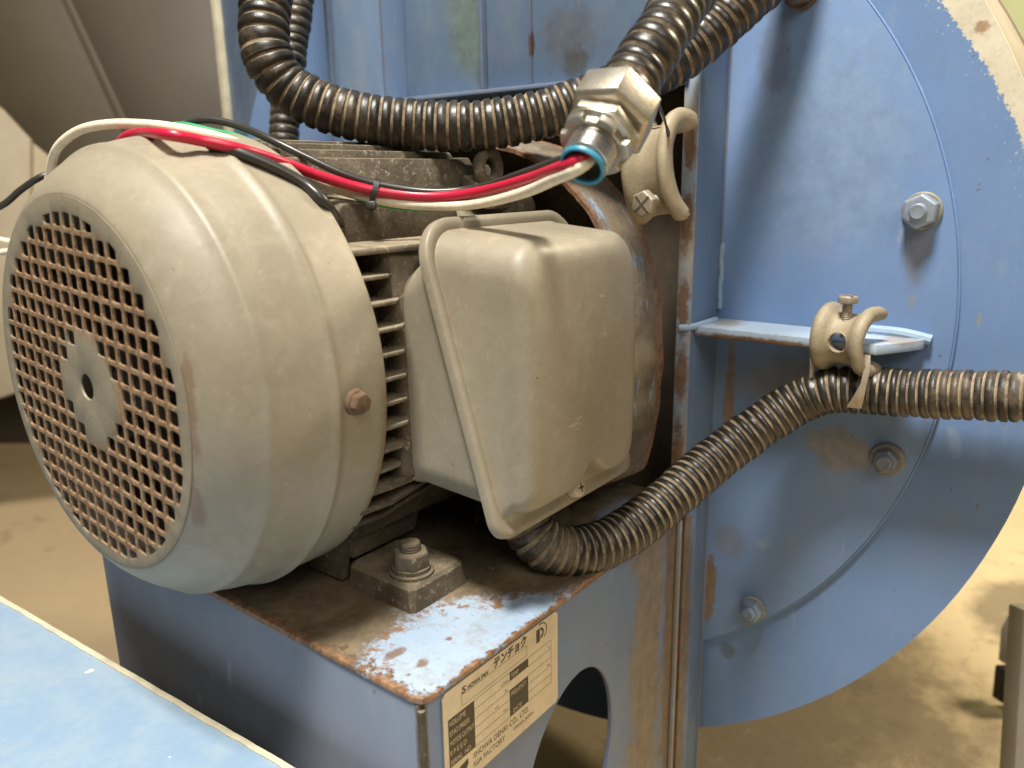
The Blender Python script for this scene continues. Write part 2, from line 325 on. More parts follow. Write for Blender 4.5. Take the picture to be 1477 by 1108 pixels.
M['shelf'] = mat_blue('shelf_paint', (
    ((0.303, -0.185, -0.0100), (0.006, 0.045, 0.0030), (0.22, 0.11, 0.05), 1.0, dict(nscale=110, amt=1.1)),
    ((0.303, -0.235, -0.0102), (0.006, 0.030, 0.0022), (0.22, 0.11, 0.05), 0.9, dict(nscale=160, amt=1.2)),
    ((0.325, -0.262, -0.0042), (0.012, 0.012, 0.0022), (0.30, 0.20, 0.10), 0.6, dict(nscale=160, amt=1.4)),
    ((0.325, -0.160, -0.0042), (0.012, 0.010, 0.0022), (0.30, 0.20, 0.10), 0.6, dict(nscale=160, amt=1.2)),
), 1.0, 0.35, base=(0.33, 0.42, 0.52))
M['weld'] = mat_blue('weld_paint', (), 0.0, 0.5, base=(0.26, 0.36, 0.48), bumpamt=0.5)
M['wrap'] = simple('brown_wrap_paint', (0.30, 0.245, 0.165), 0.6, 0, 0.3, 20, 0.2)
k = NT('stained_shaded_floor')
c = k.mix(k.ramp(k.noise(1.6, 7, 0.65), 0.35, 0.65), (0.54, 0.43, 0.255), (0.38, 0.29, 0.165))
c = k.mix(k.math('MULTIPLY', k.ramp(k.noise(9, 7, 0.7, (1, .5, 1)), 0.58, 0.66), 0.75), c, (0.13, 0.098, 0.06))
c = k.mix(k.math('MULTIPLY', k.ramp(k.noise(17, 5, 0.7, (1, .5, 1), off=(9, 2, 0)), 0.63, 0.68), 0.6), c, (0.11, 0.08, 0.045))
c = k.mix(k.math('MULTIPLY', k.ramp(k.noise(60, 8, 0.8), 0.56, 0.66), 0.5), c, (0.17, 0.13, 0.08))
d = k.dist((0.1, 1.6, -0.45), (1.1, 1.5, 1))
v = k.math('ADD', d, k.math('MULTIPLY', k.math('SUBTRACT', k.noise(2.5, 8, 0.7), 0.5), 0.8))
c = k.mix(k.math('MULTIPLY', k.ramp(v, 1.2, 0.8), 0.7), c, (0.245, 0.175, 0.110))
for cc, rr in (((0.62, -0.16, 0), (0.20, 0.16, 1)), ((0.50, -0.05, 0), (0.3, 0.2, 1)), ((0.95, -0.30, 0), (0.10, 0.05, 1)), ((0.80, -0.36, 0), (0.12, 0.05, 1))):  # machine's shade on the floor painted in as dark patches, among the stains
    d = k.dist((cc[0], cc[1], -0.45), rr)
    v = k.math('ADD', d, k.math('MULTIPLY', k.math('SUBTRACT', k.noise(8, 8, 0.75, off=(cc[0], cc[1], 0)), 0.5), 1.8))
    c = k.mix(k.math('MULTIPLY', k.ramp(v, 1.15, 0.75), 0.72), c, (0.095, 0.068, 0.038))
c = k.mix(k.math('MULTIPLY', k.ramp(k.noise(45, 5, 0.8, off=(2, 7, 0)), 0.64, 0.70), 0.6), c, (0.52, 0.45, 0.33))
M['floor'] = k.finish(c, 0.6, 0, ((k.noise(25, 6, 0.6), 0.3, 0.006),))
M['brown'] = simple('brown_hopper_paint', (0.06, 0.045, 0.029), 0.6, 0, 0.25, 4, 0.1)
M['olive'] = simple('olive_hopper_paint', (0.060, 0.045, 0.022), 0.6, 0, 0.25, 4, 0.1)
M['beige'] = simple('beige_panel_paint', (0.33, 0.275, 0.19), 0.6, 0, 0.3, 5, 0.1)
M['greenwall'] = simple('pale_green_wall', (0.50, 0.56, 0.33), 0.7, 0, 0.1, 3, 0.05)
M['post'] = simple('grey_post_paint', (0.30, 0.28, 0.24), 0.5, 0, 0.2, 9, 0.1)
M['rubber'] = simple('black_rubber', (0.02, 0.017, 0.012), 0.8)
M['plate'] = simple('champagne_plate', (0.70, 0.59, 0.42), 0.38, 0.1, 0.12, 50, 0.06, dust=0.18)
M['ink'] = simple('black_print', (0.045, 0.032, 0.02), 0.5, 0, 0.2, 80, 0.0)
M['inkline'] = simple('thin_print', (0.13, 0.095, 0.055), 0.5, 0, 0.2, 80, 0.0)

# ------------------------------------------------------------------ mesh helpers
def obj(name, V, F, mat, parent=None, smooth=False, bevel=0.0, seg=2, mats=None, fm=None, sharp=35):
    me = bpy.data.meshes.new(name); me.from_pydata([tuple(v) for v in V], [], F)
    for mm in (mats or [mat]): me.materials.append(mm)
    if fm: me.polygons.foreach_set('material_index', fm)
    bm = bmesh.new(); bm.from_mesh(me); bmesh.ops.recalc_face_normals(bm, faces=bm.faces)
    if bevel > 0:
        ed = [e for e in bm.edges if len(e.link_faces) == 2 and e.calc_face_angle(0) > radians(30)]
        bmesh.ops.bevel(bm, geom=ed, offset=bevel, segments=seg, profile=0.5, affect='EDGES', clamp_overlap=True)
    bm.to_mesh(me); bm.free()
    if smooth or bevel > 0:
        me.polygons.foreach_set('use_smooth', [True]*len(me.polygons))
        try: me.set_sharp_from_angle(angle=radians(sharp))
        except Exception: pass
    o = bpy.data.objects.new(name, me); COL.objects.link(o)
    if parent: o.parent = parent
    return o
def thing(name, label, cat, loc=(0, 0, 0), group=None):
    o = bpy.data.objects.new(name, None); COL.objects.link(o); o.location = loc; o.empty_display_size = 0.02
    o['label'] = label; o['category'] = cat
    if group: o['group'] = group
    return o
def tag(o, label, cat, group=None):
    o['label'] = label; o['category'] = cat
    if group: o['group'] = group
    return o
class MB:
    def __init__(s): s.V = []; s.F = []; s.m = []
    def add(s, V, F, mi=0):
        n = len(s.V); s.V += [Vector(v) for v in V]; s.F += [tuple(i+n for i in f) for f in F]; s.m += [mi]*len(F); return s
    def box(s, x0, x1, y0, y1, z0, z1, mi=0):
        V = [(x, y, z) for x in (x0, x1) for y in (y0, y1) for z in (z0, z1)]
        return s.add(V, [(0, 1, 3, 2), (4, 6, 7, 5), (0, 4, 5, 1), (2, 3, 7, 6), (0, 2, 6, 4), (1, 5, 7, 3)], mi)
    def prism(s, poly, h, mi=0):   # poly: list of 3D points (planar), h: vector
        n = len(poly); h = Vector(h); V = [Vector(p) for p in poly]+[Vector(p)+h for p in poly]
        return s.add(V, [tuple(range(n)), tuple(range(2*n-1, n-1, -1))]+[(i, (i+1) % n, n+(i+1) % n, n+i) for i in range(n)], mi)
    def rings(s, R, close=True, cap=False, mi=None, loop=False):
        n = len(R[0]); base = len(s.V)
        for r in R: s.V += [Vector(v) for v in r]
        K = len(R)
        for k_ in range(K if loop else K-1):
            a = base+k_*n; b = base+((k_+1) % K)*n
            for i in range(n if close else n-1):
                j = (i+1) % n; s.F.append((a+i, a+j, b+j, b+i)); s.m.append(mi[k_] if mi else 0)
        if cap:
            s.F.append(tuple(base+i for i in range(n))); s.m.append(0)
            s.F.append(tuple(base+(K-1)*n+i for i in range(n))[::-1]); s.m.append(0)
        return s
    def build(s, name, mat, parent=None, **kw):
        if isinstance(mat, list): return obj(name, s.V, s.F, None, parent, mats=mat, fm=s.m, **kw)
        return obj(name, s.V, s.F, mat, parent, **kw)
def frame_of(d, hint=(0, 0, 1)):
    d = Vector(d).normalized(); h = Vector(hint)
    if abs(d.dot(h)) > 0.95: h = Vector((0, 1, 0))
    a = h.cross(d).normalized(); return a, d.cross(a)
def circle(c, a, b, r, n, ph=0.0):
    return [Vector(c)+a*(r*cos(2*pi*i/n+ph))+b*(r*sin(2*pi*i/n+ph)) for i in range(n)]
def lathe_mb(mb, p0, d, prof, n=48, cap=True, hint=(0, 0, 1), wob=None, ph=0.0):
    """prof: list of (distance along d, radius)"""
    d = Vector(d).normalized(); a, b = frame_of(d, hint)
    mb.rings([circle(Vector(p0)+d*t, a, b, r, n, ph) for t, r in prof], cap=cap); return mb
def lathe(name, p0, d, prof, mat, parent=None, n=48, cap=True, **kw):
    return lathe_mb(MB(), p0, d, prof, n, cap).build(name, mat, parent, smooth=True, **kw)
def catmull(P, step):
    P = [Vector(p) for p in P]; Q = [P[0]*2-P[1]]+P+[P[-1]*2-P[-2]]
    out = []
    for i in range(1, len(Q)-2):
        a, b, c, d = Q[i-1:i+3]
        for j in range(24):
            t = j/24
            out.append(0.5*((2*b)+(c-a)*t+(2*a-5*b+4*c-d)*t*t+(3*b-a-3*c+d)*t**3))
    out.append(P[-1])
    L = [0]
    for i in range(1, len(out)): L.append(L[-1]+(out[i]-out[i-1]).length)
    res = []; k_ = 0; n = max(2, int(L[-1]/step)); 
    for i in range(n+1):
        s_ = L[-1]*i/n
        while k_ < len(L)-2 and L[k_+1] < s_: k_ += 1
        t = (s_-L[k_])/max(1e-9, L[k_+1]-L[k_]); res.append(out[k_].lerp(out[k_+1], t))
    return res, L[-1]
def frames(P):
    T = []
    for i in range(len(P)): T.append((P[min(i+1, len(P)-1)]-P[max(i-1, 0)]).normalized())
    a, b = frame_of(T[0]); out = [(a, b)]
    for i in range(1, len(P)):
        q = T[i-1].rotation_difference(T[i]); a = q @ a; a = (a-T[i]*a.dot(T[i])).normalized(); out.append((a, T[i].cross(a)))
    return T, out
def tube_mb(mb, pts, r, n=14, step=0.004, flat=None):
    P, L = catmull(pts, step); T, Fm = frames(P)
    R = [[P[i]+Fm[i][0]*(r*cos(2*pi*j/n))+Fm[i][1]*(r*sin(2*pi*j/n)) for j in range(n)] for i in range(len(P))]
    mb.rings(R, cap=True); return mb
def wire(name, pts, r, mat, label, cat='wire', group=None):
    return tag(tube_mb(MB(), pts, r).build(name, mat, None, smooth=True, sharp=80), label, cat, group)
def hose(name, pts, R, mats, pitch=0.0062, n=36, depth=0.0013, zones=None, groove=0.26, flare=0.0):
    """corrugated conduit: rounded black ribs with dust-filled grooves"""
    prof = [(0.0, -1.0, 1), (groove*0.5, -1.0, 1), (groove, -0.35, 0), (groove+0.10, -0.08, 0), (0.5+groove/2, 0.0, 0), (0.88, -0.05, 0)]
    P0, L = catmull(pts, 0.002); ribs = int(L/pitch); K = len(prof)
    P, _ = catmull(pts, L/(ribs*K)*0.99999)
    T, Fm = frames(P)
    # sample by rib profile
    R_ = []; mi = []
    rng = random.Random(3)
    tot = len(P)-1
    jr = [rng.uniform(-0.0004, 0.0004) for _ in range(ribs+2)]; jp = [rng.uniform(-0.09, 0.09) for _ in range(ribs+2)]
    for i in range(ribs):
        for q, (f_, dd, g) in enumerate(prof):
            s_ = max(0, i+f_+jp[i])/ribs*tot; a = min(int(s_), tot-1); t = s_-a
            c = P[a].lerp(P[a+1], t); u = Fm[a][0].lerp(Fm[a+1][0], t); v = Fm[a][1].lerp(Fm[a+1][1], t)
            rad = R*(1+flare*max(0, 1-i/ribs/0.14)) + dd*depth + jr[i]
            R_.append([c+u*(rad*cos(2*pi*j/n))+v*(rad*sin(2*pi*j/n)) for j in range(n)])
            zz = 0
            if zones:
                for (a0, a1, which) in zones:
                    if a0 <= s_/tot <= a1 and (not g): zz = which
            mi.append(1 if g else zz)
    mb = MB(); mb.rings(R_, cap=True, mi=mi)
    return mb.build(name, mats, None, smooth=True, sharp=70)

def poly_holes(outer, holes, to3, h, mb=None, mi=0):
    """flat plate with holes; outer/holes in 2D, to3 maps (a, b, t) to 3D with t the thickness offset"""
    mb = mb or MB()
    V = [Vector(p) for p in outer]; loops = [list(range(len(outer)))]
    for hl in holes:
        loops.append(list(range(len(V), len(V)+len(hl)))); V += [Vector(p) for p in hl]
    E = [(l[i], l[(i+1) % len(l)]) for l in loops for i in range(len(l))]
    vo, eo, fo, *_ = delaunay_2d_cdt(V, E, [], 0, 1e-7)
    def inside(p, lp):
        c = False; n = len(lp); j = n-1
        for i in range(n):
            xi, yi = lp[i]; xj, yj = lp[j]
            if (yi > p[1]) != (yj > p[1]) and p[0] < (xj-xi)*(p[1]-yi)/(yj-yi)+xi: c = not c
            j = i
        return c
    keep = []
    bbs = [(min(q[0] for q in hl), max(q[0] for q in hl), min(q[1] for q in hl), max(q[1] for q in hl)) for hl in holes]
    for f_ in fo:
        c = sum((vo[i] for i in f_), Vector((0, 0)))/len(f_)
        if not inside(c, outer): continue
        bad = False
        for hl, bb in zip(holes, bbs):
            if bb[0] <= c[0] <= bb[1] and bb[2] <= c[1] <= bb[3] and inside(c, hl): bad = True; break
        if not bad: keep.append(tuple(f_))
    n = len(vo)
    V3 = [to3(v[0], v[1], 0) for v in vo]+[to3(v[0], v[1], h) for v in vo]
    F = list(keep)+[tuple(n+i for i in f_[::-1]) for f_ in keep]
    cnt = {}
    for f_ in keep:
        for i in range(len(f_)):
            e = (f_[i], f_[(i+1) % len(f_)]); cnt[e] = 1
    for (a, b) in cnt:
        if (b, a) not in cnt: F.append((b, a, n+a, n+b))
    mb.add(V3, F, mi); return mb
def hexnut(mb, p0, d, af, h, spin=0.3, dome=0.15):
    d = Vector(d).normalized(); a, b = frame_of(d); R = af/2/cos(pi/6)
    ring = lambda t, r: circle(Vector(p0)+d*t, a, b, r, 6, spin)
    mb.rings([ring(0, R), ring(h*(1-dome), R), ring(h, R*0.86)], cap=True); return mb
def text(body, size, place, mat, parent, name='lettering', squash=1.0, bold=0.0, thick=0.00012):
    """flat print: text turned into a thin mesh; place maps (u, v, t) to 3D"""
    cv = bpy.data.curves.new('t', 'FONT'); cv.body = body; cv.size = size; cv.offset = bold
    o = bpy.data.objects.new('t', cv); COL.objects.link(o)
    dg = bpy.context.evaluated_depsgraph_get(); me = bpy.data.meshes.new_from_object(o.evaluated_get(dg))
    COL.objects.unlink(o); bpy.data.objects.remove(o)
    V = [place(v.co.x*squash, v.co.y, thick) for v in me.vertices]; F = [tuple(p.vertices) for p in me.polygons]
    r = obj(name, V, F, mat, parent); return r

# ------------------------------------------------------------------ setting: floor
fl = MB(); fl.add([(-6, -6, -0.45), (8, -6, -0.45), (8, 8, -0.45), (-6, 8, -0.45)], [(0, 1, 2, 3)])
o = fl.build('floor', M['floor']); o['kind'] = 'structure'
# pale green wall at the far right
o = MB().box(2.9, 3.0, -2.5, 4.5, -0.45, 2.8).build('wall', M['greenwall']); o['label'] = 'pale green painted wall far behind the blower at top right'; o['category'] = 'wall'

# ------------------------------------------------------------------ BLOWER
XH = 0.3407
blower = thing('blower', 'large blue sheet metal blower housing with round bolted side plate and cream sprayed rim', 'blower', (0.36, 0, -0.45))
def bparent(o):
    o.parent = blower; o.matrix_parent_inverse = Matrix.Translation(blower.location).inverted(); return o
# polar outline of the scroll (angle measured from -Y towards -Z positive)
def rout(th):   # th: 0 = towards -Y, +90 deg = down
    tab = [(-180, .40), (-120, .36), (-90, .338), (-50, .330), (-31, .3277), (-23, .3286), (0, .3325), (14, .338), (21, .3396), (36, .344), (46, .347), (66, .354), (90, .362), (130, .375), (180, .40)]
    d = math.degrees(th)
    for (a, ra), (b, rb) in zip(tab, tab[1:]):
        if a <= d <= b: return ra+(rb-ra)*(d-a)/(b-a)
    return .34
N = 160
outl = []
for i in range(N):
    th = -pi+2*pi*i/N; r_ = rout(th); outl.append((-r_*cos(th), -r_*sin(th)))
o = bparent(poly_holes(outl, [], lambda a, b, t: (XH+0.0035+t, a, b), 0.003).build('outer_plate', M['blueouter']))
cir = [(0.2852*cos(2*pi*i/180), 0.2852*sin(2*pi*i/180)) for i in range(180)]
bparent(poly_holes(cir, [], lambda a, b, t: (XH-0.0002+t, a, b), 0.0037).build('inspection_disc', M['bluehouse'], bevel=0.0008, seg=2))
# bead of sealant round the disc
mb = MB(); R_ = []
for i in range(240):
    th = 2*pi*i/240; c = Vector((XH+0.0015, 0.2858*cos(th), 0.2858*sin(th))); rad = Vector((0, cos(th), sin(th))); w_ = 0.0008+0.0001*sin(th*37)*sin(th*11)
    R_.append([c+rad*(w_*cos(q))+Vector((w_*1.3*sin(q), 0, 0)) for q in [2*pi*j/8 for j in range(8)]])
mb.rings(R_, loop=True); bparent(mb.build('seam_bead', M['blueouter'], smooth=True))
# scroll wrap and back plate
mb = MB()
F_ = [Vector((XH+0.0066, a, b)) for a, b in outl]; B_ = [Vector((0.47, a, b)) for a, b in outl]
F2 = [Vector((XH+0.0066, a*.992, b*.992)) for a, b in outl]; B2 = [Vector((0.47, a*.992, b*.992)) for a, b in outl]
mb.rings([F_, B_, B2, F2], loop=True)
bparent(mb.build('scroll_wrap', M['wrap'], smooth=True, sharp=50))
o2 = [(a*1.004, b*1.004) for a, b in outl]
bparent(poly_holes(o2, [], lambda a, b, t: (0.47+t, a, b), 0.004).build('back_plate', M['wrap']))
# outlet panel at the left
bparent(MB().box(XH+0.0072, XH+0.011, 0.10, 0.392, -0.10, 0.7).build('outlet_panel', mat_blue('outlet_blue', (), 0.3, 0.5, base=(0.06, 0.085, 0.13))))
bparent(MB().box(XH+0.002, XH+0.03, 0.392, 0.402, 0.02, 0.7).build('edge_strip', M['creamedge'], bevel=0.001))
# frame in front of the plate
FB = M['blueframe']
def fr(name, mb, mat=FB, bevel=0.0007): return bparent(mb.build(name, mat, bevel=bevel))
M['rustface'] = mat_blue('rusty_edge_paint', tuple(((0.299, -0.142, zz_), (0.01, 0.0045, rr_), (0.20, 0.11, 0.055), 0.95, dict(nscale=150, amt=1.3)) for zz_, rr_ in ((0.105, 0.015), (0.06, 0.02), (0.01, 0.018), (-0.035, 0.02), (-0.09, 0.025), (-0.17, 0.03), (-0.25, 0.04))), 0.9, 0.5, base=(0.24, 0.32, 0.42), dust=0.75)
sm = MB().box(0.3005, XH-0.0004, -0.1465, -0.1430, -0.449, 0.42); fr('side_panel', sm)
fr('edge_strip', MB().box(0.298, 0.3005, -0.1468, -0.1375, -0.449, 0.1455), M['rustface'], 0.0006)
fr('upper_panel', poly_holes([(-0.1468, 0.1472), (0.0125, 0.1472), (0.0125, 0.42), (-0.1468, 0.42)], [], lambda a, b, t: (0.300+t, a, b), 0.0025), M['bluetop'])
fr('upper_rib', MB().box(0.296, 0.338, 0.0130, 0.0165, 0.1475, 0.42), M['bluetop'])
fr('ledge', MB().box(0.294, 0.338, -0.141, 0.122, 0.1438, 0.1468), M['bluetop'])
fr('recessed_panel', MB().box(0.328, 0.330, 0.017, 0.118, 0.1475, 0.42), M['bluegrime_reflection'])
fr('fold_panel', MB().box(0.302, 0.3045, 0.119, 0.1745, -0.10, 0.42), M['bluetop'])
fr('fold_rib', MB().box(0.299, 0.337, 0.1755, 0.1790, -0.10, 0.42), M['bluetop'])
fr('fold_rib', MB().box(0.3048, 0.337, 0.1185, 0.1205, -0.10, 0.42), M['bluetop'])
fr('panel_seam', MB().box(0.2985, 0.2998, -0.0265, -0.0245, 0.1475, 0.42), M['bluetop'], 0.0004)
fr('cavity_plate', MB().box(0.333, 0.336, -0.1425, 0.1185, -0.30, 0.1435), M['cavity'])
# vertical weld above the shelf
mb = MB(); P = []
for i in range(40):
    z = 0.002+i*0.0011 ; P.append(Vector((XH-0.001, -0.1475-0.0003*sin(i*0.37), z)))
T, Fm = frames(P)
mb.rings([[P[i]+Fm[i][0]*((0.0018+0.0003*sin(i*1.1)*sin(i*.37))*cos(2*pi*j/8))+Fm[i][1]*((0.0018+0.0003*sin(i*1.1)*sin(i*.37))*sin(2*pi*j/8)) for j in range(8)] for i in range(len(P))], cap=True)
bparent(mb.build('weld_bead', M['weld'], smooth=True))
mb = MB(); tube_mb(mb, [(XH-0.0005, -0.1468, 0.045), (XH-0.0005, -0.1468, 0.12), (XH-0.0005, -0.1468, 0.3)], 0.0007, 8)
bparent(mb.build('weld_bead', M['blueframe'], smooth=True))
mb = MB(); tube_mb(mb, [(XH-0.0005, -0.1468, -0.012), (XH-0.0005, -0.1468, -0.12), (XH-0.0005, -0.1468, -0.36)], 0.0009, 8)
bparent(mb.build('weld_bead', M['blueframe'], smooth=True))
# shelf bar
zs = -0.0042
sh = [(0.2985, -0.1425), (0.3055, -0.147), (0.3055, -0.256), (0.3165, -0.2665), (XH-0.0008, -0.2705), (XH-0.0008, -0.147), (0.3020, -0.1425)]
sh = [(0.3010, -0.1385), (0.3010, -0.2545), (0.3075, -0.2635), (0.3200, -0.2690), (XH-0.0008, -0.2720), (XH-0.0008, -0.1475), (0.3400, -0.1475), (0.3050, -0.1468)]
sh = [(0.3035, -0.1472), (0.3035, -0.2545), (0.3290, -0.2700), (0.3330, -0.2715), (XH-0.0008, -0.2720), (XH-0.0008, -0.1472)]
shelf = bparent(MB().prism([(a, b, zs-0.0058) for a, b in sh], (0, 0, 0.0058)).build('shelf_bar', M['shelf'], bevel=0.0009))
mb = MB(); tube_mb(mb, [(0.297, -0.1405, zs-0.0008), (0.3, -0.147, zs), (0.312, -0.1492, zs+0.0003), (0.330, -0.1498, zs+0.0004)], 0.0021, 10)
bparent(mb.build('weld_bead', M['weld'], smooth=True))
mb = MB(); tube_mb(mb, [(XH-0.0015, -0.232, zs+0.0012), (XH-0.003, -0.25, zs+0.0018), (XH-0.0035, -0.262, zs+0.0014), (XH-0.002, -0.2745, zs-0.001)], 0.0033, 10)
bparent(mb.build('weld_bead', M['weld'], smooth=True))
# flanged nuts on the disc
def nut(px, py, mat_n, mat_w, R0=0.0105, k_=1.0, spin=0.3):
    p = on(px, py, 0, XH-0.0003); p.x = XH-0.0003
    w_ = lathe('washer', p, (-1, 0, 0), [(0, R0), (0.0016, R0), (0.0024, R0*0.93)], mat_w, None, 40); bparent(w_)
    h = MB(); hexnut(h, p+Vector((-0.0020, 0, 0)), (-1, 0, 0), 0.0155*k_, 0.0075*k_, spin); bparent(h.build('nut', mat_n, bevel=0.0004))
    a, b = frame_of((-1, 0, 0)); s_ = MB()
    prof = [(0.0092*k_, 0.0042)]+[(0.0095*k_+0.0005*i, 0.0044 if i % 2 else 0.0040) for i in range(6)]+[(0.0130*k_, 0.0036), (0.0128*k_, 0.0025)]
    lathe_mb(s_, p, (-1, 0, 0), prof, 20); bparent(s_.build('stud', mat_n, smooth=True))
M['nutblue'] = simple('blue_zinc', (0.36, 0.42, 0.50), 0.40, 0.4, 0.3, 90, 0.3)
M['nutblue2'] = simple('painted_blue_nut', (0.25, 0.34, 0.46), 0.45, 0.1, 0.3, 90, 0.3)
M['nutbrown'] = simple('dirty_nut', (0.15, 0.135, 0.12), 0.6, 0.1, 0.4, 90, 0.4)
M['nutgrey'] = simple('grey_blue_nut', (0.22, 0.25, 0.29), 0.5, 0.2, 0.3, 90, 0.3)
M['washer'] = simple('dusty_washer', (0.34, 0.31, 0.25), 0.6, 0.3, 0.4, 90, 0.3)
nut(1331, 304, M['nutblue'], M['washer'], 0.0103, 1.08, 0.45)
nut(1280, 662, M['nutgrey'], M['washer'], 0.0100, 0.85, 0.3)
nut(1087, 877, M['nutblue2'], M['washer'], 0.0088, 0.88, 0.1)
nut(1158, -14, M['nutbrown'], M['rustbolt'], 0.0105, 1.0, 0.1)
p = on(473, 67, 0, 0.328); h = MB(); hexnut(h, Vector((0.347, 0.215, 0.203)), (-1, 0, 0), 0.012, 0.008); bparent(h.build('nut', M['steel'], bevel=0.0004))
# motor ring (flaking collar round the motor flange)
def rring(d):   # polar outline, d in degrees, 0 = -Y, + down
    tab = [(-180, .116), (-90, .116), (-65, .121), (-50, .130), (-30, .1390), (-12, .1415), (0, .1425), (12, .1465), (22, .152), (34, .1615), (45, .150), (60, .135), (90, .116), (180, .116)]
    for (a, ra), (b, rb) in zip(tab, tab[1:]):
        if a <= d <= b:
            t = (d-a)/(b-a); t = t*t*(3-2*t) if abs(rb-ra) < .006 else t; return ra+(rb-ra)*t
mb = MB(); R_ = []
rng = random.Random(5); NN = 220
jag = [rng.uniform(0, 0.0016) for _ in range(NN)]
for (xx, off, jg) in ((0.2315, -0.0035, 1), (0.2335, -0.0025, 0.3), (0.2680, 0.0008, 0), (0.2700, 0.0, 0), (0.2700, -0.004, 0), (0.2315, -0.006, 1)):
    R_.append([Vector((xx-jag[i]*jg, -(rring(-180+360*i/NN)+off)*cos(-pi+2*pi*i/NN), -(rring(-180+360*i/NN)+off)*sin(-pi+2*pi*i/NN))) for i in range(NN)])
mb.rings(R_, loop=True)
bparent(mb.build('motor_collar', M['bluering'], smooth=True, sharp=50))
bparent(poly_holes([( -(rring(-180+360*i/72)-.005)*cos(-pi+2*pi*i/72), -(rring(-180+360*i/72)-.005)*sin(-pi+2*pi*i/72)) for i in range(72)], [], lambda a, b, t: (0.262+t, a, b), 0.006).build('collar_plate', M['castdark']))
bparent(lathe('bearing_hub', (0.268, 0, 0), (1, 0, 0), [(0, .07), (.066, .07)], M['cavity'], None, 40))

# ------------------------------------------------------------------ SUPPORT
ZP = -0.116
ped = thing('motor_stand', 'blue steel box stand under the motor with rusty top plate and cream nameplate', 'stand', (0.17, -0.02, -0.45))
def pp(o):
    o.parent = ped; o.matrix_parent_inverse = Matrix.Translation(ped.location).inverted(); return o
cnr = 0.006
tp = [(0.0425+cnr, -0.158), (0.0425+cnr*.3, -0.158+cnr*.3), (0.0425, -0.158+cnr)]
tp = [(0.0425, 0.119), (0.0425, -0.158+cnr), (0.0425+cnr*.3, -0.158+cnr*.3), (0.0425+cnr, -0.158), (0.2965, -0.158), (0.2965, 0.119)]
pp(MB().prism([(a, b, ZP-0.0032) for a, b in tp], (0, 0, 0.0032)).build('top_plate', M['pedtop'], bevel=0.0007))
arch = []
for i in range(48):
    th = 2*pi*i/48; ex, ez = 0.0445*cos(th), 0.062*sin(th)
    arch.append((0.153+ex*cos(.35)+ez*sin(.35)*0.6, -0.232-ex*sin(.35)*0.45+ez))
pp(poly_holes([(0.0462, -0.449), (0.2955, -0.449), (0.2955, ZP-0.0034), (0.0462, ZP-0.0034)], [arch], lambda a, b, t: (a, -0.1555+t, b), 0.003).build('side_panel', M['pedside'], bevel=0.0005, seg=1))
pp(MB().box(0.0432, 0.0462, -0.1545, 0.117, -0.449, ZP-0.0034).build('front_panel', M['pedfront'], bevel=0.0008))
pp(MB().box(0.0465, 0.2955, 0.114, 0.117, -0.30, ZP-0.0034).build('side_panel', M['bluegrime_reflection']))
mb = MB(); tube_mb(mb, [(0.0445, -0.1553, ZP-0.006), (0.0447, -0.1556, -0.2), (0.0445, -0.1554, -0.4)], 0.0017, 8)
pp(mb.build('weld_bead', M['castdark'], smooth=True))
pp(MB().box(0.2720, 0.2750, -0.1585, -0.1557, -0.449, ZP-0.006).build('edge_bar', M['rustface'], bevel=0.0006))
pp(MB().box(0.2805, 0.2965, -0.1580, -0.1557, -0.449, ZP-0.004).build('edge_bar', M['pedside'], bevel=0.0006))
# nameplate
YN = -0.15565
npl = pp(MB().prism([(0.0580, YN, -0.1215), (0.1385, YN, -0.1215), (0.1405, YN, -0.1235), (0.1405, YN, -0.1715), (0.1385, YN, -0.1735), (0.0580, YN, -0.1735), (0.0560, YN, -0.1715), (0.0560, YN, -0.1235)], (0, -0.0006, 0)).build('nameplate', M['plate']))
X0, Z0 = 0.0560, -0.1215
WU, HU = 0.0845, 0.052
def pl(u, v, t=0.0): return Vector((X0+u, YN-0.0006-0.00006-t, Z0-v))
def prect(mb, u0, u1, v0, v1, t=0.0): mb.add([pl(u0, v0, t), pl(u1, v0, t), pl(u1, v1, t), pl(u0, v1, t)], [(0, 1, 2, 3)])
def ptext(body, u, v, size, mat='ink', squash=1.0, bold=0.0, shear=0.0, t=0.00003, place=None):
    text(body, size, lambda a, b, c: pl(u+a+b*shear, v-b, t), M[mat], npl, 'lettering', squash, bold)

mm = 0.001
for (u0, u1, v0, v1) in ((2.8, 19.9, 13.8, 37.8), (45.2, 59.7, 13.9, 18.6), (45.0, 59.5, 23.4, 37.7)):
    Q = MB(); prect(Q, u0*mm, u1*mm, v0*mm, v1*mm); Q.build('print_block', M['ink'], npl)
Q = MB(); lw = 0.00022
def hl(u0, u1, v): prect(Q, u0*mm, u1*mm, v*mm-lw/2, v*mm+lw/2, 0.00001)
def vl(u, v0, v1): prect(Q, u*mm-lw/2, u*mm+lw/2, v0*mm, v1*mm, 0.00001)
hl(11.9, 58.7, 6.6); hl(11.9, 58.7, 12.0); vl(11.9, 6.6, 12.0); vl(58.7, 6.6, 12.0)
for v in (13.9, 18.6, 23.4, 28.2, 33.0, 37.7):
    hl(20, 45.1, v); hl(59.6, 78.7, v)
vl(78.7, 13.9, 37.7)
Q.build('print_lines', M['inkline'], npl)
M['platelight'] = simple('knocked_out_print', (0.52, 0.41, 0.26), 0.4, 0.2, 0.1)
ptext('S', 12.0*mm, 6.1*mm, 4.4*mm, squash=1.35, bold=0.00012, shear=0.1)
ptext('HOWA FAN', 15.8*mm, 6.1*mm, 3.0*mm, squash=0.86, bold=0.00008, shear=0.1)
ptext('テンチョク', 33.4*mm, 5.4*mm, 5.6*mm, squash=0.90, bold=0.00022, shear=0.1)
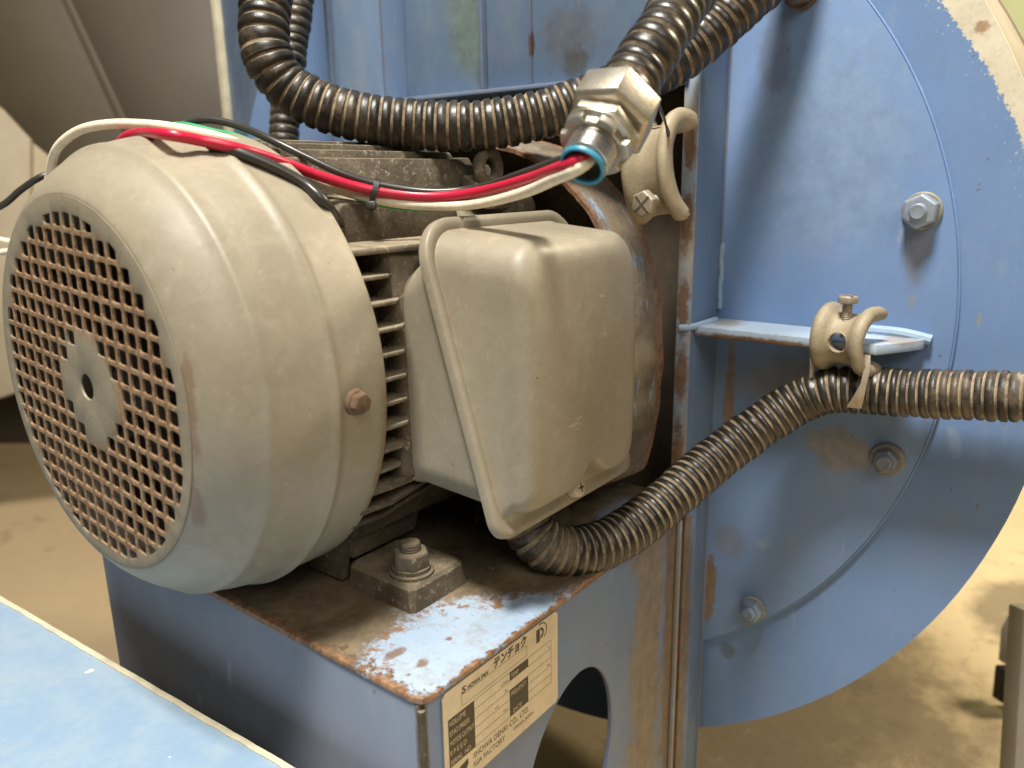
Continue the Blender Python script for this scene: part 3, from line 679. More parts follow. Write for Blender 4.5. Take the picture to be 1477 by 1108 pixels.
for t_, v, sq in (('VOLUME', 17.6, 1.0), ('STAT.PRESS', 22.5, .93), ('MOTOR OUTPUT', 27.3, .74), ('S P E E D', 32.1, 1.02), ('SERIAL  NO', 36.9, .95)):
    ptext(t_, 3.4*mm, v*mm, 3.6*mm, 'platelight', squash=sq*0.76, bold=0.00003, t=0.00005)
for t_, u, v, sq in (('TEMP', 46.2, 17.6, .95), ('FREQUENCY', 45.9, 27.1, .80), ('DATE', 47.2, 36.8, 1.05)):
    ptext(t_, u*mm, v*mm, 3.3*mm, 'platelight', squash=sq*0.78, bold=0.00002, t=0.00005)
ptext('SHOWA DENKI CO., LTD.', 18.2*mm, 43.0*mm, 4.2*mm, 'inkline', squash=0.86, bold=0.00003)
ptext('IGA FACTORY', 18.2*mm, 47.6*mm, 4.0*mm, 'inkline', squash=0.88, bold=0.00003)
ptext('OSAKA JAPAN', 47.4*mm, 46.9*mm, 2.5*mm, 'inkline', squash=1.0)
for t_, u, v in (('m³/min', 38.5, 17.8), ('Pa', 41.5, 22.6), ('kW', 34.0, 27.4), ('min⁻¹', 40.0, 32.2), ('℃', 75.5, 17.8), ('Hz', 75, 27.2)):
    ptext(t_, u*mm, v*mm, 2.0*mm, 'inkline')
# round D mark and lower mark
def dmark(u, v, s_, mb):
    V = [];
    def arc(r, a0, a1, n, cu_, cv_): return [(cu_+r*cos(radians(a0+(a1-a0)*i/n)), cv_-r*sin(radians(a0+(a1-a0)*i/n))) for i in range(n+1)]
    o_ = arc(5.2, 112, -60, 14, 0, 0); i_ = arc(4.5, 112, -60, 14, 0, 0)
    P = o_+i_[::-1]; n = 15
    mb.add([pl(u+a*s_, v+b*s_) for a, b in P], [(i, i+1, 2*n-2-i, 2*n-1-i) for i in range(n-1)])
    o_ = arc(3.3, 90, -90, 10, -0.9, 0.6); i_ = arc(1.6, 90, -90, 10, -0.5, 0.6)
    n = 11; P = o_+i_[::-1]
    mb.add([pl(u+a*s_, v+b*s_) for a, b in P], [(i, i+1, 2*n-2-i, 2*n-1-i) for i in range(n-1)])
    prect(mb, u-4.3*s_, u-1.2*s_, v-2.7*s_, v+5.0*s_)
mb = MB(); dmark(70.4*mm, 5.2*mm, 0.92*mm, mb); mb.build('emblem', M['ink'], npl)
mb = MB(); a_ = [(6, 47), (9, 41.4), (14.6, 40.2), (14.9, 43), (12.5, 46), (9.5, 49), (9.8, 45)]
mb.add([pl(a*mm, b*mm) for a, b in a_], [tuple(range(len(a_)))]); mb.build('emblem', M['ink'], npl)

# ------------------------------------------------------------------ MOTOR
motor = thing('electric_motor', 'large taupe electric motor with rusty round fan grille and side terminal box', 'motor', (0.11, 0, ZP))
inv = Matrix.Translation(motor.location).inverted()
def mp(o):
    o.parent = motor; o.matrix_parent_inverse = inv; return o
# fan cover shell
def shell():
    prof = [(0.0013, 0.0826), (0.0007, 0.0834), (0.0006, 0.0842), (0.0009, 0.0850), (0.0018, 0.0868), (0.0045, 0.0905), (0.008, 0.0943), (0.012, 0.0978), (0.0165, 0.1010), (0.0190, 0.1026), (0.0203, 0.1040), (0.0215, 0.1049), (0.0228, 0.1052), (0.0245, 0.1052), (0.028, 0.1060),
            (0.034, 0.1075), (0.040, 0.1086), (0.0450, 0.1094), (0.0475, 0.1103), (0.0492, 0.1116), (0.0508, 0.1116), (0.0525, 0.1104), (0.056, 0.1101), (0.064, 0.1101), (0.072, 0.1102), (0.0768, 0.1103), (0.0775, 0.1101), (0.0775, 0.1090), (0.0760, 0.1086),
            (0.055, 0.1082), (0.034, 0.1055), (0.0225, 0.1020), (0.012, 0.0950), (0.006, 0.0890), (0.0030, 0.0845), (0.0022, 0.0830)]
    n = 192; R_ = []
    for (x, r) in prof:
        R_.append([Vector((x, (r+0.0004*sin(3*t+x*30)*min(1, x*25)+0.00015*sin(11*t+x*90))*cos(t), (r+0.0004*sin(3*t+x*30)*min(1, x*25))*sin(t))) for t in [2*pi*i/n for i in range(n)]])
    mb = MB(); mb.rings(R_); return mb
mp(shell().build('fan_cover', M['covershell'], smooth=True, sharp=60))
# grille with square holes
PY, PZ, BAR = 0.00905, 0.00865, 0.0020
rot = radians(4.5)
def clipc(poly, R):
    n = 40
    for i in range(n):
        a = 2*pi*(i+.5)/n; nx, ny = cos(a), sin(a); out = []; off_ = -0.0012*ny
        for j in range(len(poly)):
            p_, q_ = poly[j], poly[(j+1) % len(poly)]
            dp = p_[0]*nx+p_[1]*ny-R-off_; dq = q_[0]*nx+q_[1]*ny-R-off_
            if dp <= 0: out.append(p_)
            if (dp < 0) != (dq < 0) and abs(dp-dq) > 1e-12:
                t = dp/(dp-dq); out.append((p_[0]+(q_[0]-p_[0])*t, p_[1]+(q_[1]-p_[1])*t))
        poly = out
        if len(poly) < 3: return []
    return poly
holes = []
rng = random.Random(11)
for i in range(-9, 10):
    for j in range(-9, 10):
        y0, z0 = i*PY, (j+0.5)*PZ
        if j == 9: continue
        if (i, ) and abs(j+0.5) < 3 and {0.5: (-3, 2), 1.5: (-2, 1), 2.5: (-1, 0)}[abs(j+0.5)][0] <= i <= {0.5: (-3, 2), 1.5: (-2, 1), 2.5: (-1, 0)}[abs(j+0.5)][1]: continue
        a, b = (PY-BAR)/2, (PZ-BAR)/2
        c_ = 0.0008
        rect = [(y0-a+c_, z0-b), (y0+a-c_, z0-b), (y0+a, z0-b+c_), (y0+a, z0+b-c_), (y0+a-c_, z0+b), (y0-a+c_, z0+b), (y0-a, z0+b-c_), (y0-a, z0-b+c_)]
        hp = clipc(rect, 0.0778)
        if len(hp) < 3: continue
        ar = abs(sum(hp[k_][0]*hp[(k_+1) % len(hp)][1]-hp[(k_+1) % len(hp)][0]*hp[k_][1] for k_ in range(len(hp))))/2
        if ar < 0.42*4*a*b: continue
        hp = [p_ for k_, p_ in enumerate(hp) if hypot(p_[0]-hp[k_-1][0], p_[1]-hp[k_-1][1]) > 1.5e-4]
        holes.append([(p_[0]*cos(rot)-p_[1]*sin(rot), p_[0]*sin(rot)+p_[1]*cos(rot)) for p_ in hp])
ch = [(0.0062*cos(2*pi*i/32)-0.001, 0.0062*sin(2*pi*i/32)+0.001) for i in range(32)]
oc = [(0.0838*cos(2*pi*i/160), 0.0838*sin(2*pi*i/160)) for i in range(160)]
gr = poly_holes(oc, holes+[ch], lambda a, b, t: (0.0001+t, a, b), 0.0012)
mp(gr.build('grille', M['grille'], bevel=0.0003, seg=2))
mb = MB(); R_ = []
for i in range(40):
    t = 2*pi*i/40; c = Vector((0.0008, -0.001+0.0064*cos(t), 0.001+0.0064*sin(t))); rd = Vector((0, cos(t), sin(t)))
    R_.append([c+rad*1.0 for rad in [rd*(0.0006*cos(q))+Vector((0.0007*sin(q), 0, 0)) for q in [2*pi*j/8 for j in range(8)]]])
mb.rings(R_, loop=True); mp(mb.build('shaft_hole_rim', M['cover'], smooth=True))
# fan behind the grille
fan = mp(lathe('cooling_fan', (0.020, 0, 0), (1, 0, 0), [(0, 0.012), (0.002, 0.018), (0.02, 0.022), (0.030, 0.075), (0.033, 0.075)], M['fan'], None, 40))
for i in range(9):
    t = 2*pi*i/9; a = Vector((0, cos(t), sin(t))); b = Vector((0, -sin(t), cos(t)))
    mb = MB(); mb.prism([Vector((0.016, 0, 0))+a*0.030-b*.0008, Vector((0.016, 0, 0))+a*0.074-b*.0008, Vector((0.032, 0, 0))+a*0.074-b*.0008, Vector((0.032, 0, 0))+a*0.02-b*.0008], b*0.0016)
    q = mb.build('fan_blade', M['fan'], fan); 
mp(lathe('end_shield', (0.050, 0, 0), (1, 0, 0), [(0, 0.03), (0.004, 0.05), (0.014, 0.094), (0.024, 0.097), (0.03, 0.094)], M['castdark'], None, 64))
# cover screws
def cscrew(px, py):
    p = oncyl(px, py, 0.1104); d = Vector((0, p.y, p.z)).normalized()
    h = MB(); lathe_mb(h, p-d*0.001, d, [(0, 0.0058), (0.0022, 0.0056), (0.0028, 0.0048)], 20); hexnut(h, p+d*0.0012, d, 0.0086, 0.0040, 0.2, 0.3); mp(h.build('cover_screw', M['rustbolt'], bevel=0.0003))
cscrew(513, 580)
# casing
mp(lathe('motor_casing', (0.070, 0, 0), (1, 0, 0), [(0, 0.088), (0.004, 0.089), (0.155, 0.089), (0.162, 0.086)], M['cast'], None, 96))
def fin(poly, t, name='fin', mat='cast'):
    mb = MB(); mb.prism(poly, t); return mp(mb.build(name, M[mat], bevel=0.0007, seg=2))
# horizontal side fins in front of the terminal boss
for z in (0.0455, 0.0343, 0.0230, 0.0118, 0.0006, -0.0106, -0.0218, -0.0330, -0.0440):
    yt = -max(0.0955, min(0.1035, sqrt(0.1065**2-z*z)))
    fin([(0.074, -0.070, z-0.0011), (0.074, yt, z-0.0008), (0.0955, yt, z-0.0008), (0.101, yt+0.004, z-0.0008), (0.104, -0.070, z-0.0011)], (0, 0, 0.0019))
for z, x1, yt in ((-0.0540, 0.145, -0.0985), (-0.0640, 0.165, -0.094), (-0.0730, 0.18, -0.086)):
    fin([(0.074, -0.055, z), (0.074, yt+.002, z), (0.092, yt, z), (0.105, yt+0.003, z), (x1, yt+0.016, z), (x1+0.02, -0.055, z)], (0, 0, 0.0022), mat='castdark')
# vertical fins on top, their tops stepping up towards the centre
for i, y in enumerate((-0.0480, -0.0360, -0.0245, -0.0130, -0.0015, 0.010, 0.0215, 0.033, 0.045)):
    zt = sqrt(0.1085**2-y*y)+(0.0008 if i == 0 else 0.0)
    x1 = 0.236-(0.004*i if i < 5 else 0.02)
    zb = 0.06
    fin([(0.078, y, zb), (0.078, y, zt-0.004), (0.083, y, zt), (0.200+0.002*i, y, zt), (0.206+0.002*i, y, zt-0.003), (x1-0.01, y, zt-0.003), (x1, y, zt-0.014), (x1, y, zb)], (0, 0.0024, 0))
# vertical fins underneath
for i, y in enumerate((-0.070, -0.058, -0.046, -0.034, -0.022, -0.010, 0.002)):
    zb = -min(0.108, sqrt(max(0.0001, 0.112**2-y*y)))
    fin([(0.084, y, -0.04), (0.084, y, zb+.006), (0.088, y, zb), (0.22, y, zb), (0.22, y, -0.04)], (0, 0.0026, 0), mat='castdark')
# boss for the terminal box: ledge on top
mb = MB(); mb.prism([(0.0985, -0.070, 0.0585), (0.0985, -0.0885, 0.0585), (0.0985, -0.0955, 0.0525), (0.0985, -0.0960, -0.052), (0.0985, -0.088, -0.060), (0.0985, -0.06, -0.060)], (0.122, 0, 0))
mp(mb.build('terminal_boss', M['cast'], bevel=0.0025, seg=3))
mb = MB(); mb.prism([(0.078, -0.060, 0.0560), (0.078, -0.0930, 0.0555), (0.108, -0.0985, 0.0560), (0.180, -0.0985, 0.0560), (0.200, -0.060, 0.0560)], (0, 0, 0.0030))
mp(mb.build('ledge', M['cast'], bevel=0.001))
mb = MB(); mb.prism([(0.086, -0.0485, 0.0610), (0.092, -0.0485, 0.0765), (0.098, -0.0485, 0.0810), (0.170, -0.0485, 0.0810), (0.176, -0.0485, 0.0765), (0.18, -0.0485, 0.0610)], (0, -0.018, -0.004))
mp(mb.build('casing_pad', M['castdark'], bevel=0.002, seg=2))
# right end bell and lifting lug
mp(lathe('end_shield', (0.232, 0, 0), (1, 0, 0), [(0, 0.089), (0.004, 0.096), (0.014, 0.096), (0.020, 0.070), (0.032, 0.062)], M['castdark'], None, 64))
for yy, zz in ((-0.065, 0.070), (-0.093, 0.028)):
    h = MB(); lathe_mb(h, Vector((0.224, yy, zz)), (1, 0, 0), [(0, 0.0075), (0.014, 0.0085)], 16); hexnut(h, (0.217, yy, zz), (1, 0, 0), 0.011, 0.007); mp(h.build('end_bolt', M['cast'], bevel=0.0005))
lug = MB(); R_ = []
for i in range(32):
    t = 2*pi*i/32; c = Vector((0.206+0.008*cos(t), -0.064, 0.093+0.0085*sin(t))); rd = Vector((cos(t), 0, sin(t)))
    R_.append([c+rd*(0.0032*cos(q))+Vector((0, 0.004*sin(q), 0)) for q in [2*pi*j/10 for j in range(10)]])
lug.rings(R_, loop=True); mp(lug.build('lifting_eye', M['cast'], smooth=True))
mb = MB(); mb.prism([(0.196, -0.052, 0.078), (0.196, -0.070, 0.070), (0.220, -0.070, 0.070), (0.220, -0.052, 0.078)], (0, 0, 0.012)); mp(mb.build('lug_pad', M['cast'], bevel=0.002))

# feet
def foot(x0, x1, y0, y1, nutx, nuty, sgn):
    f_ = MB(); zt = -0.1035
    n = 10; R_ = []
    def rr(x0, x1, y0, y1, z, c): return [Vector(v) for v in ((x0+c, y0, z), (x1-c, y0, z), (x1, y0+c, z), (x1, y1-c, z), (x1-c, y1, z), (x0+c, y1, z), (x0, y1-c, z), (x0, y0+c, z))]
    f_.rings([rr(x0-.001, x1+.001, y0-.001, y1, ZP, .002), rr(x0, x1, y0, y1, ZP+.006, .0025), rr(x0+.0003, x1-.0003, y0+.0003, y1, zt-.0016, .003), rr(x0+.0018, x1-.0018, y0+.0018, y1-.0018, zt+.0003, .0035)], cap=True)
    ft = mp(f_.build('mounting_foot', M['foot'], smooth=True, sharp=28))
    c = Vector((nutx, nuty, zt))
    wv = MB(); lathe_mb(wv, c, (0, 0, 1), [(0, 0.0112), (0.0018, 0.0112), (0.0024, 0.0104)], 32); q = wv.build('washer', M['foot'], smooth=True); q.parent = ft
    wv = MB(); lathe_mb(wv, c+Vector((0, 0, .0022)), (0, 0, 1), [(0, 0.0098), (0.0022, 0.0098)], 32); q = wv.build('spring_washer', M['foot'], smooth=True); q.parent = ft
    h = MB(); hexnut(h, c+Vector((0, 0, .0040)), (0, 0, 1), 0.0165, 0.0085, 0.9); q = h.build('nut', M['cast'], bevel=0.0006); q.parent = ft
    h = MB(); lathe_mb(h, c, (0, 0, 1), [(0.011, 0.0052), (0.0134, 0.0052), (0.0136, 0.0047), (0.0146, 0.0052), (0.0150, 0.0047), (0.0158, 0.0052), (0.0168, 0.0046), (0.0170, 0.003)], 24); q = h.build('stud', M['foot'], smooth=True); q.parent = ft
    return ft
foot(0.0885, 0.128, -0.1075, -0.060, 0.1015, -0.0945, 1)
foot(0.0885, 0.128, 0.060, 0.1075, 0.1035, 0.0935, 1)
foot(0.188, 0.226, -0.1075, -0.060, 0.207, -0.0935, 1)
# lumpy leg web from casing down to the foot
mb = MB()
mb.prism([(0.0865, -0.058, ZP+.002), (0.0865, -0.030, ZP+.002), (0.0865, -0.030, -0.075), (0.0865, -0.066, -0.070)], (0.005, 0, 0))
mb.prism([(0.090, -0.064, -0.1010), (0.135, -0.064, -0.1010), (0.155, -0.060, -0.070), (0.090, -0.064, -0.070)], (0, 0.006, 0))
mp(mb.build('leg_web', M['foot'], bevel=0.0015, seg=2))

# ---- terminal box
tb = mp(bpy.data.objects.new('terminal_box', None)); COL.objects.link(tb)
NB = 24   # points per corner arc
def rrect(u0, u1, v0, v1, r, n=15):
    """rounded rectangle, (u, v) corners counter-clockwise"""
    P = []
    rs = r if isinstance(r, (tuple, list)) else (r,)*4
    for (cu_, cv_, a0, rr_) in ((u1-rs[0], v0+rs[0], -90, rs[0]), (u1-rs[1], v1-rs[1], 0, rs[1]), (u0+rs[2], v1-rs[2], 90, rs[2]), (u0+rs[3], v0+rs[3], 180, rs[3])):
        for i in range(n): 
            t = radians(a0+90*i/(n-1)); P.append((cu_+rr_*cos(t), cv_+rr_*sin(t)))
    # fill straight sides with extra points so that dents can form
    out = []
    for i in range(len(P)):
        p_, q_ = P[i], P[(i+1) % len(P)]; out.append(p_)
        L = hypot(q_[0]-p_[0], q_[1]-p_[1])
        if i % n == n-1:
            kk = 15
            for j in range(1, kk+1): t = j/(kk+1); out.append((p_[0]+(q_[0]-p_[0])*t, p_[1]+(q_[1]-p_[1])*t))
    return out
# plane of the flange: y as a function of z
ZB, ZT = -0.0735, 0.0705; YB, YT = -0.1505, -0.1065
def yf(z): return YB+(YT-YB)*(z-ZB)/(ZT-ZB)
nf = Vector((0, -1, (YT-YB)/(ZT-ZB)*1.0)).normalized()      # pointing out of the flange
XL, XR = 0.1035, 0.2245
SX, SZ = 0.1640, -0.0662                                     # screw position
def ring3(P, fy): return [Vector((a, fy(a, b), b)) for a, b in P]
def notch(P, amp, wd=0.0088):
    return [(a, b+(amp*math.exp(-((a-SX)/wd)**2) if b < -0.045 else 0)) for a, b in P]
fo_ = rrect(XL, XR, ZB, ZT, (0.008, 0.020, 0.021, 0.010))
fi_ = rrect(XL+0.0008, XR-0.0008, ZB+0.0008, ZT-0.0008, (0.008, 0.020, 0.020, 0.010))
f2_ = rrect(XL+0.0032, XR-0.0032, ZB+0.0034, ZT-0.0034, (0.007, 0.018, 0.018, 0.008))
g0 = notch(rrect(XL+0.0052, XR-0.0052, ZB+0.0062, ZT-0.0056, (0.006, 0.017, 0.017, 0.007)), 0.0060)
g1 = notch(rrect(XL+0.0060, XR-0.0070, ZB+0.0080, ZT-0.0066, (0.006, 0.016, 0.016, 0.007)), 0.0094)
g2 = notch(rrect(XL+0.0066, XR-0.0165, ZB+0.0120, ZT-0.0090, (0.009, 0.018, 0.018, 0.008)), 0.0105)
g3 = notch(rrect(XL+0.0104, XR-0.0210, ZB+0.0148, ZT-0.0145, (0.011, 0.018, 0.018, 0.010)), 0.0105)
YF = -0.1630
def yfront(a, b): return YF+0.0002*((a-0.155)/0.05)**2+0.0018*(b/0.06)**2+0.0006*b/0.06
cvr = MB()
def off(P, d): return [Vector((a, yf(b), b))+nf*d for a, b in P]
def lerp_r(Pa, Pb, t): return [p_.lerp(q_, t) for p_, q_ in zip(Pa, Pb)]
A0 = off(fo_, -0.0046); A1 = off(fo_, -0.0009); A2 = off(fi_, 0.0002); A3 = off(f2_, 0.0004); A4 = off(g0, -0.0004)
A5 = off(g1, 0.0012)
# front rings, rounded shoulder
fr_ = [Vector((a, yfront(a, b), b)) for a, b in g3]
sh1 = []
for p_, q_ in zip(A5, g2):
    pass
B = [Vector((a, yfront(a, b), b)) for a, b in g2]
rsh = 0.0095
def shoulder(t):     # quarter-circle from wall to face
    out = []
    for (wa, wb), (fa, fb), base in zip(g2, g3, A5):
        yw = yfront(wa, wb)
        d_out = min(rsh, abs(yw-base.y)*0.75)
        cc = 1-cos(t*pi/2); ss = sin(t*pi/2)
        k_ = 2.0
        a = wa+(fa-wa)*cc*k_; b = wb+(fb-wb)*cc*k_
        y = (yw+d_out)+(yfront(a, b)-(yw+d_out))*ss
        out.append(Vector((a, y, b)))
    return out
rings_ = [A0, A1, A2, A3, A4, A5]+[shoulder(t) for t in (0, .2, .4, .6, .8, 1.0)]
last = rings_[-1]; ctr = sum(last, Vector())/len(last)
def inner(s_):
    out = []
    for p_ in last:
        a = ctr.x+(p_.x-ctr.x)*s_; b = ctr.z+(p_.z-ctr.z)*s_
        dent = 0.0
        out.append(Vector((a, yfront(a, b)+dent, b)))
    return out
rings_ += [inner(s_) for s_ in (0.93, 0.85, 0.7, 0.5, 0.3, 0.1)]
cvr.rings(rings_); nn = len(last); cvr.F.append(tuple(len(cvr.V)-nn+i for i in range(nn))); cvr.m.append(0)
cv_o = cvr.build('box_cover', M['box'], smooth=True, sharp=58); cv_o.parent = tb
# base
b_in = rrect(XL+0.0035, XR-0.006, ZB+0.0105, ZT-0.010, (0.012, 0.016, 0.018, 0.016))
b_bk = rrect(XL-0.0015, XR-0.006, -0.0600, 0.0485, (0.012, 0.012, 0.016, 0.016))
base = MB()
R0 = [Vector((a, -0.0925, b)) for a, b in b_bk]
R1 = [Vector((a, -0.0950, b)) for a, b in b_bk]
R2 = off(b_in, -0.004)
R1 = [Vector((q_.x*0.6+p_.x*0.4, -0.0965, q_.z*0.1+p_.z*0.9)) for p_, q_ in zip(R1, R2)]
Rm = lerp_r(R1, R2, .5)
base.rings([R0, R1, Rm, R2], cap=True)
o = base.build('box_base', M['box'], smooth=True, sharp=60); o.parent = tb
# screw
p = Vector((SX, yf(SZ), SZ))+nf*0.0038
h = MB(); lathe_mb(h, p, nf, [(-0.003, 0.0050), (0.0010, 0.0050), (0.0022, 0.0042), (0.0028, 0.0022), (0.0030, 0.0005)], 24)
cr_a, cr_b = frame_of(nf)
o = h.build('cover_screw', simple('pale_screw', (0.55, 0.47, 0.35), 0.5, 0.3, 0.3, 200, 0.3), smooth=True); o.parent = tb
h = MB(); c = p+nf*0.00295
for a, b in ((cr_a, cr_b), (cr_b, cr_a)):
    h.prism([c-a*.0022-b*.00035, c+a*.0022-b*.00035, c+a*.0022+b*.00035, c-a*.0022+b*.00035], nf*0.0002)
h.build('screw_slot', M['dark'], o)

# ------------------------------------------------------------------ CONDUITS
HR = 0.0133
lo = [on(748, 690, 1, -0.116), on(754, 738, 1, -0.122), on(773, 776, 1, -0.130), on(812, 795, 1, -0.140), on(858, 790, 1, -0.149), on(906, 766, 1, -0.157), on(960, 724, 1, -0.166), on(1030, 664, 1, -0.179), on(1100, 612, 1, -0.198),
      on(1155, 578, 0, 0.307), on(1200, 563, 0, 0.311), on(1250, 563, 0, 0.314), on(1310, 567, 0, 0.316), on(1400, 570, 0, 0.316), on(1500, 574, 0, 0.316), on(1560, 580, 0, 0.320), Vector((0.34, -0.42, -0.035)), Vector((0.40, -0.52, -0.06)), Vector((0.50, -0.62, -0.12))]
M['hoselist'] = None
tag(hose('flexible_conduit', lo, 0.0134, [M['hoselow'], M['groovelow'], M['hosebrown']], 0.0052, groove=0.28, flare=0.06, zones=[(0.0, 0.07, 2), (0.395, 0.48, 2)]),
    'dusty corrugated black conduit running from under the terminal box to the right edge', 'conduit', 'corrugated conduits')
up_ = [at(402, -60, .43)+Vector((0.02, 0.02, 0.16)), at(402, -60, .43)+Vector((0, 0, 0.06)), at(402, -60, .43), at(388, -20, .425), at(381, 30, .42), at(386, 80, .42), at(418, 128, .425), at(490, 162, .43), at(590, 179, .435), at(690, 181, .435), at(780, 166, .435), at(850, 142, .435), at(930, 112, .43), at(1000, 68, .43), at(1070, 5, .43), at(1130, -60, .43), at(1160, -110, .43)+Vector((0, 0, 0.03)), at(1180, -160, .43)+Vector((0, 0, 0.10))]
tag(hose('flexible_conduit', up_, HR, [M['hosedusty'], M['groove'], M['hose']], 0.0062, zones=[(0.50, 1.0, 2)]),
    'long corrugated black conduit looping over the top of the motor', 'conduit', 'corrugated conduits')
bk = [at(436, -60, .60)+Vector((0, 0, 0.2)), at(436, -60, .60)+Vector((0, 0, 0.1)), at(436, -60, .60), at(431, 0, .60), at(421, 80, .60), at(412, 150, .60), at(409, 230, .60), at(409, 300, .60)]
tag(hose('flexible_conduit', bk, 0.0112, [M['hosedusty'], M['groovedark'], M['hose']], 0.0068), 'vertical corrugated black conduit hanging behind the loop at upper left', 'conduit', 'corrugated conduits')
# connector with its conduit
K0 = at(841, 238, .290); K1 = at(903, 131, .308); KD = (K1-K0).normalized(); KL = (K1-K0).length
cn = [K1-KD*0.006, K1+KD*0.010, at(948, 60, .318), at(985, 0, .330), at(1020, -60, .342), at(1030, -110, .346)+Vector((0, 0, 0.03)), at(1030, -160, .35)+Vector((0, 0, 0.12))]
tag(hose('flexible_conduit', cn, 0.0118, [M['hose'], M['groovedark'], M['hosedusty']], 0.0066, depth=0.0016),
    'corrugated black conduit rising from the steel connector to the top edge', 'conduit', 'corrugated conduits')
con = thing('conduit_connector', 'zinc conduit connector with hexagon nuts and blue lined threaded end, wires coming out', 'connector', K0)
ci = Matrix.Translation(K0).inverted(); con.scale = (0.9, 0.9, 0.9)
def cp(o): o.parent = con; o.matrix_parent_inverse = ci; return o
pr = [(0.0, 0.0090), (0.0003, 0.0095)]
t = 0.0014
while t < 0.0140: pr += [(t, 0.0088), (t+0.0006, 0.0103), (t+0.0009, 0.0103)]; t += 0.0018
pr += [(0.016, 0.0094), (0.0161, 0.0078), (-0.0001+0.004, 0.0078), (0.0, 0.0080)]
mb = MB(); a, b = frame_of(KD); mb.rings([circle(K0+KD*t, a, b, r, 40) for t, r in pr]); cp(mb.build('threaded_nipple', M['thread'], smooth=True, sharp=50))
mb = MB(); mb.rings([circle(K0+KD*t, a, b, r, 40) for t, r in ((0.0006, 0.0097), (-0.0010, 0.0098), (-0.0016, 0.0093), (-0.0013, 0.0083), (0.003, 0.0079), (0.030, 0.0075))]); cp(mb.build('insulating_throat', M['liner'], smooth=True, sharp=60))
# locknut with lugs
prof2 = []
nl = 48
def lk(t, r0, lug):
    out = []
    for i in range(nl*2):
        th = 2*pi*i/(nl*2); ph = (th*6/(2*pi)) % 1.0
        r = r0+(lug if ph < 0.55 else 0.0)
        out.append(K0+KD*t+a*(r*cos(th))+b*(r*sin(th)))
    return out
mb = MB(); mb.rings([lk(0.0112, 0.0098, 0.0), lk(0.0108, 0.0118, 0.0014), lk(0.0110, 0.0126, 0.0026), lk(0.0140, 0.0130, 0.0026), lk(0.0145, 0.0118, 0.0)], loop=False, cap=True); cp(mb.build('lock_nut', M['steel'], bevel=0.0003, seg=1))
mb = MB(); lathe_mb(mb, K0, KD, [(0.0142, 0.0125), (0.0155, 0.0152), (0.0175, 0.0155), (0.018, 0.014)], 48); cp(mb.build('sealing_washer', M['steel'], smooth=True, sharp=40))
mb = MB(); hexnut(mb, K0+KD*0.0172, KD, 0.0290, 0.0052, 0.25, 0.25); cp(mb.build('body_hexagon', M['steel'], bevel=0.0005))
mb = MB(); lathe_mb(mb, K0, KD, [(0.022, 0.0125), (0.026, 0.0125)], 40); cp(mb.build('body_neck', M['steel'], smooth=True, sharp=40))
R6 = 0.0335/2/cos(pi/6)
ringh = lambda t, r: circle(K0+KD*t, a, b, r, 6, 0.02)
mb = MB(); mb.rings([ringh(0.0245, R6*.88), ringh(0.0262, R6), ringh(0.0400, R6), ringh(0.0412, R6*.93)], cap=True); cp(mb.build('gland_nut', M['steel'], bevel=0.0005))

# ------------------------------------------------------------------ WIRES
def W(name, spec, r, mat, label):
    P = []
    for s_ in spec:
        if s_[0] == 'c': P.append(oncyl(s_[1], s_[2], s_[3]))
        else: P.append(at(*s_))
    return wire(name, P, r, M[mat], label, 'wire', 'motor lead wires')
W('wire', [(168, 212, .385), (182, 198, .365), (205, 192, .352), ('c', 240, 194, 0.1140), ('c', 290, 203, 0.1140), ('c', 350, 216, 0.1145), (410, 235, .352), (470, 257, .362), (540, 275, .370), (620, 284, .372), (690, 277, .362), (760, 259, .330), (805, 243, .298), (832, 233, .2865), (850, 221, .290), (872, 190, .299)], 0.0024, 'wire_red', 'thick red wire lying over the fan cover and curving into the connector')
W('wire', [(68, 290, .42), (73, 243, .41), (84, 212, .40), (115, 188, .39), (160, 179, .38), (215, 180, .372), (262, 186, .366), (312, 197, .361), (352, 211, .360), (395, 231, .362), (440, 253, .366), (500, 277, .373), (560, 291, .374), (625, 297, .373), (690, 294, .363), (755, 278, .332), (803, 257, .300), (833, 244, .2870), (853, 228, .290), (875, 195, .299)], 0.0023, 'wire_white', 'cream white wire arching high over the left of the fan cover')
W('wire', [(245, 190, .375), (265, 178, .378), (300, 173, .377), (345, 182, .374), (395, 204, .366), (440, 226, .365), (490, 249, .366), (545, 266, .370), (620, 277, .372), (690, 271, .368), (755, 250, .338), (803, 233, .304), (828, 222, .2885), (846, 212, .292), (868, 182, .300)], 0.0018, 'wire_black', 'black wire running behind the red wire above the motor')
W('wire', [(225, 186, .378), (262, 180, .376), (310, 190, .374), (345, 198, .372), (390, 220, .368), (450, 254, .370), (520, 286, .374), (600, 301, .376), (690, 296, .370), (760, 276, .345), (808, 250, .306), (836, 238, .290), (858, 215, .293)], 0.0015, 'wire_green', 'green wire showing at the top of the fan cover behind the red one')
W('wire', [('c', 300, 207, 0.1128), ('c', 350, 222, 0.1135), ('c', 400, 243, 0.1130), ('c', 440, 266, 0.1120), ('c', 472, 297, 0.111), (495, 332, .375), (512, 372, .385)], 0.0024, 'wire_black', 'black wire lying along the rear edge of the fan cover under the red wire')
W('wire', [(-60, 318, .46), (0, 298, .46), (30, 274, .46), (62, 254, .46), (100, 246, .47)], 0.0019, 'wire_black', 'black wire sticking out to the left behind the fan cover')
W('wire', [(-40, 338, .55), (0, 346, .55), (30, 352, .55), (60, 360, .56)], 0.0022, 'wire_white', 'upper of two short white wires at the left edge beside the grille')
W('wire', [(-40, 370, .55), (0, 364, .55), (30, 362, .55), (60, 366, .56)], 0.0022, 'wire_white', 'lower of two short white wires at the left edge beside the grille')
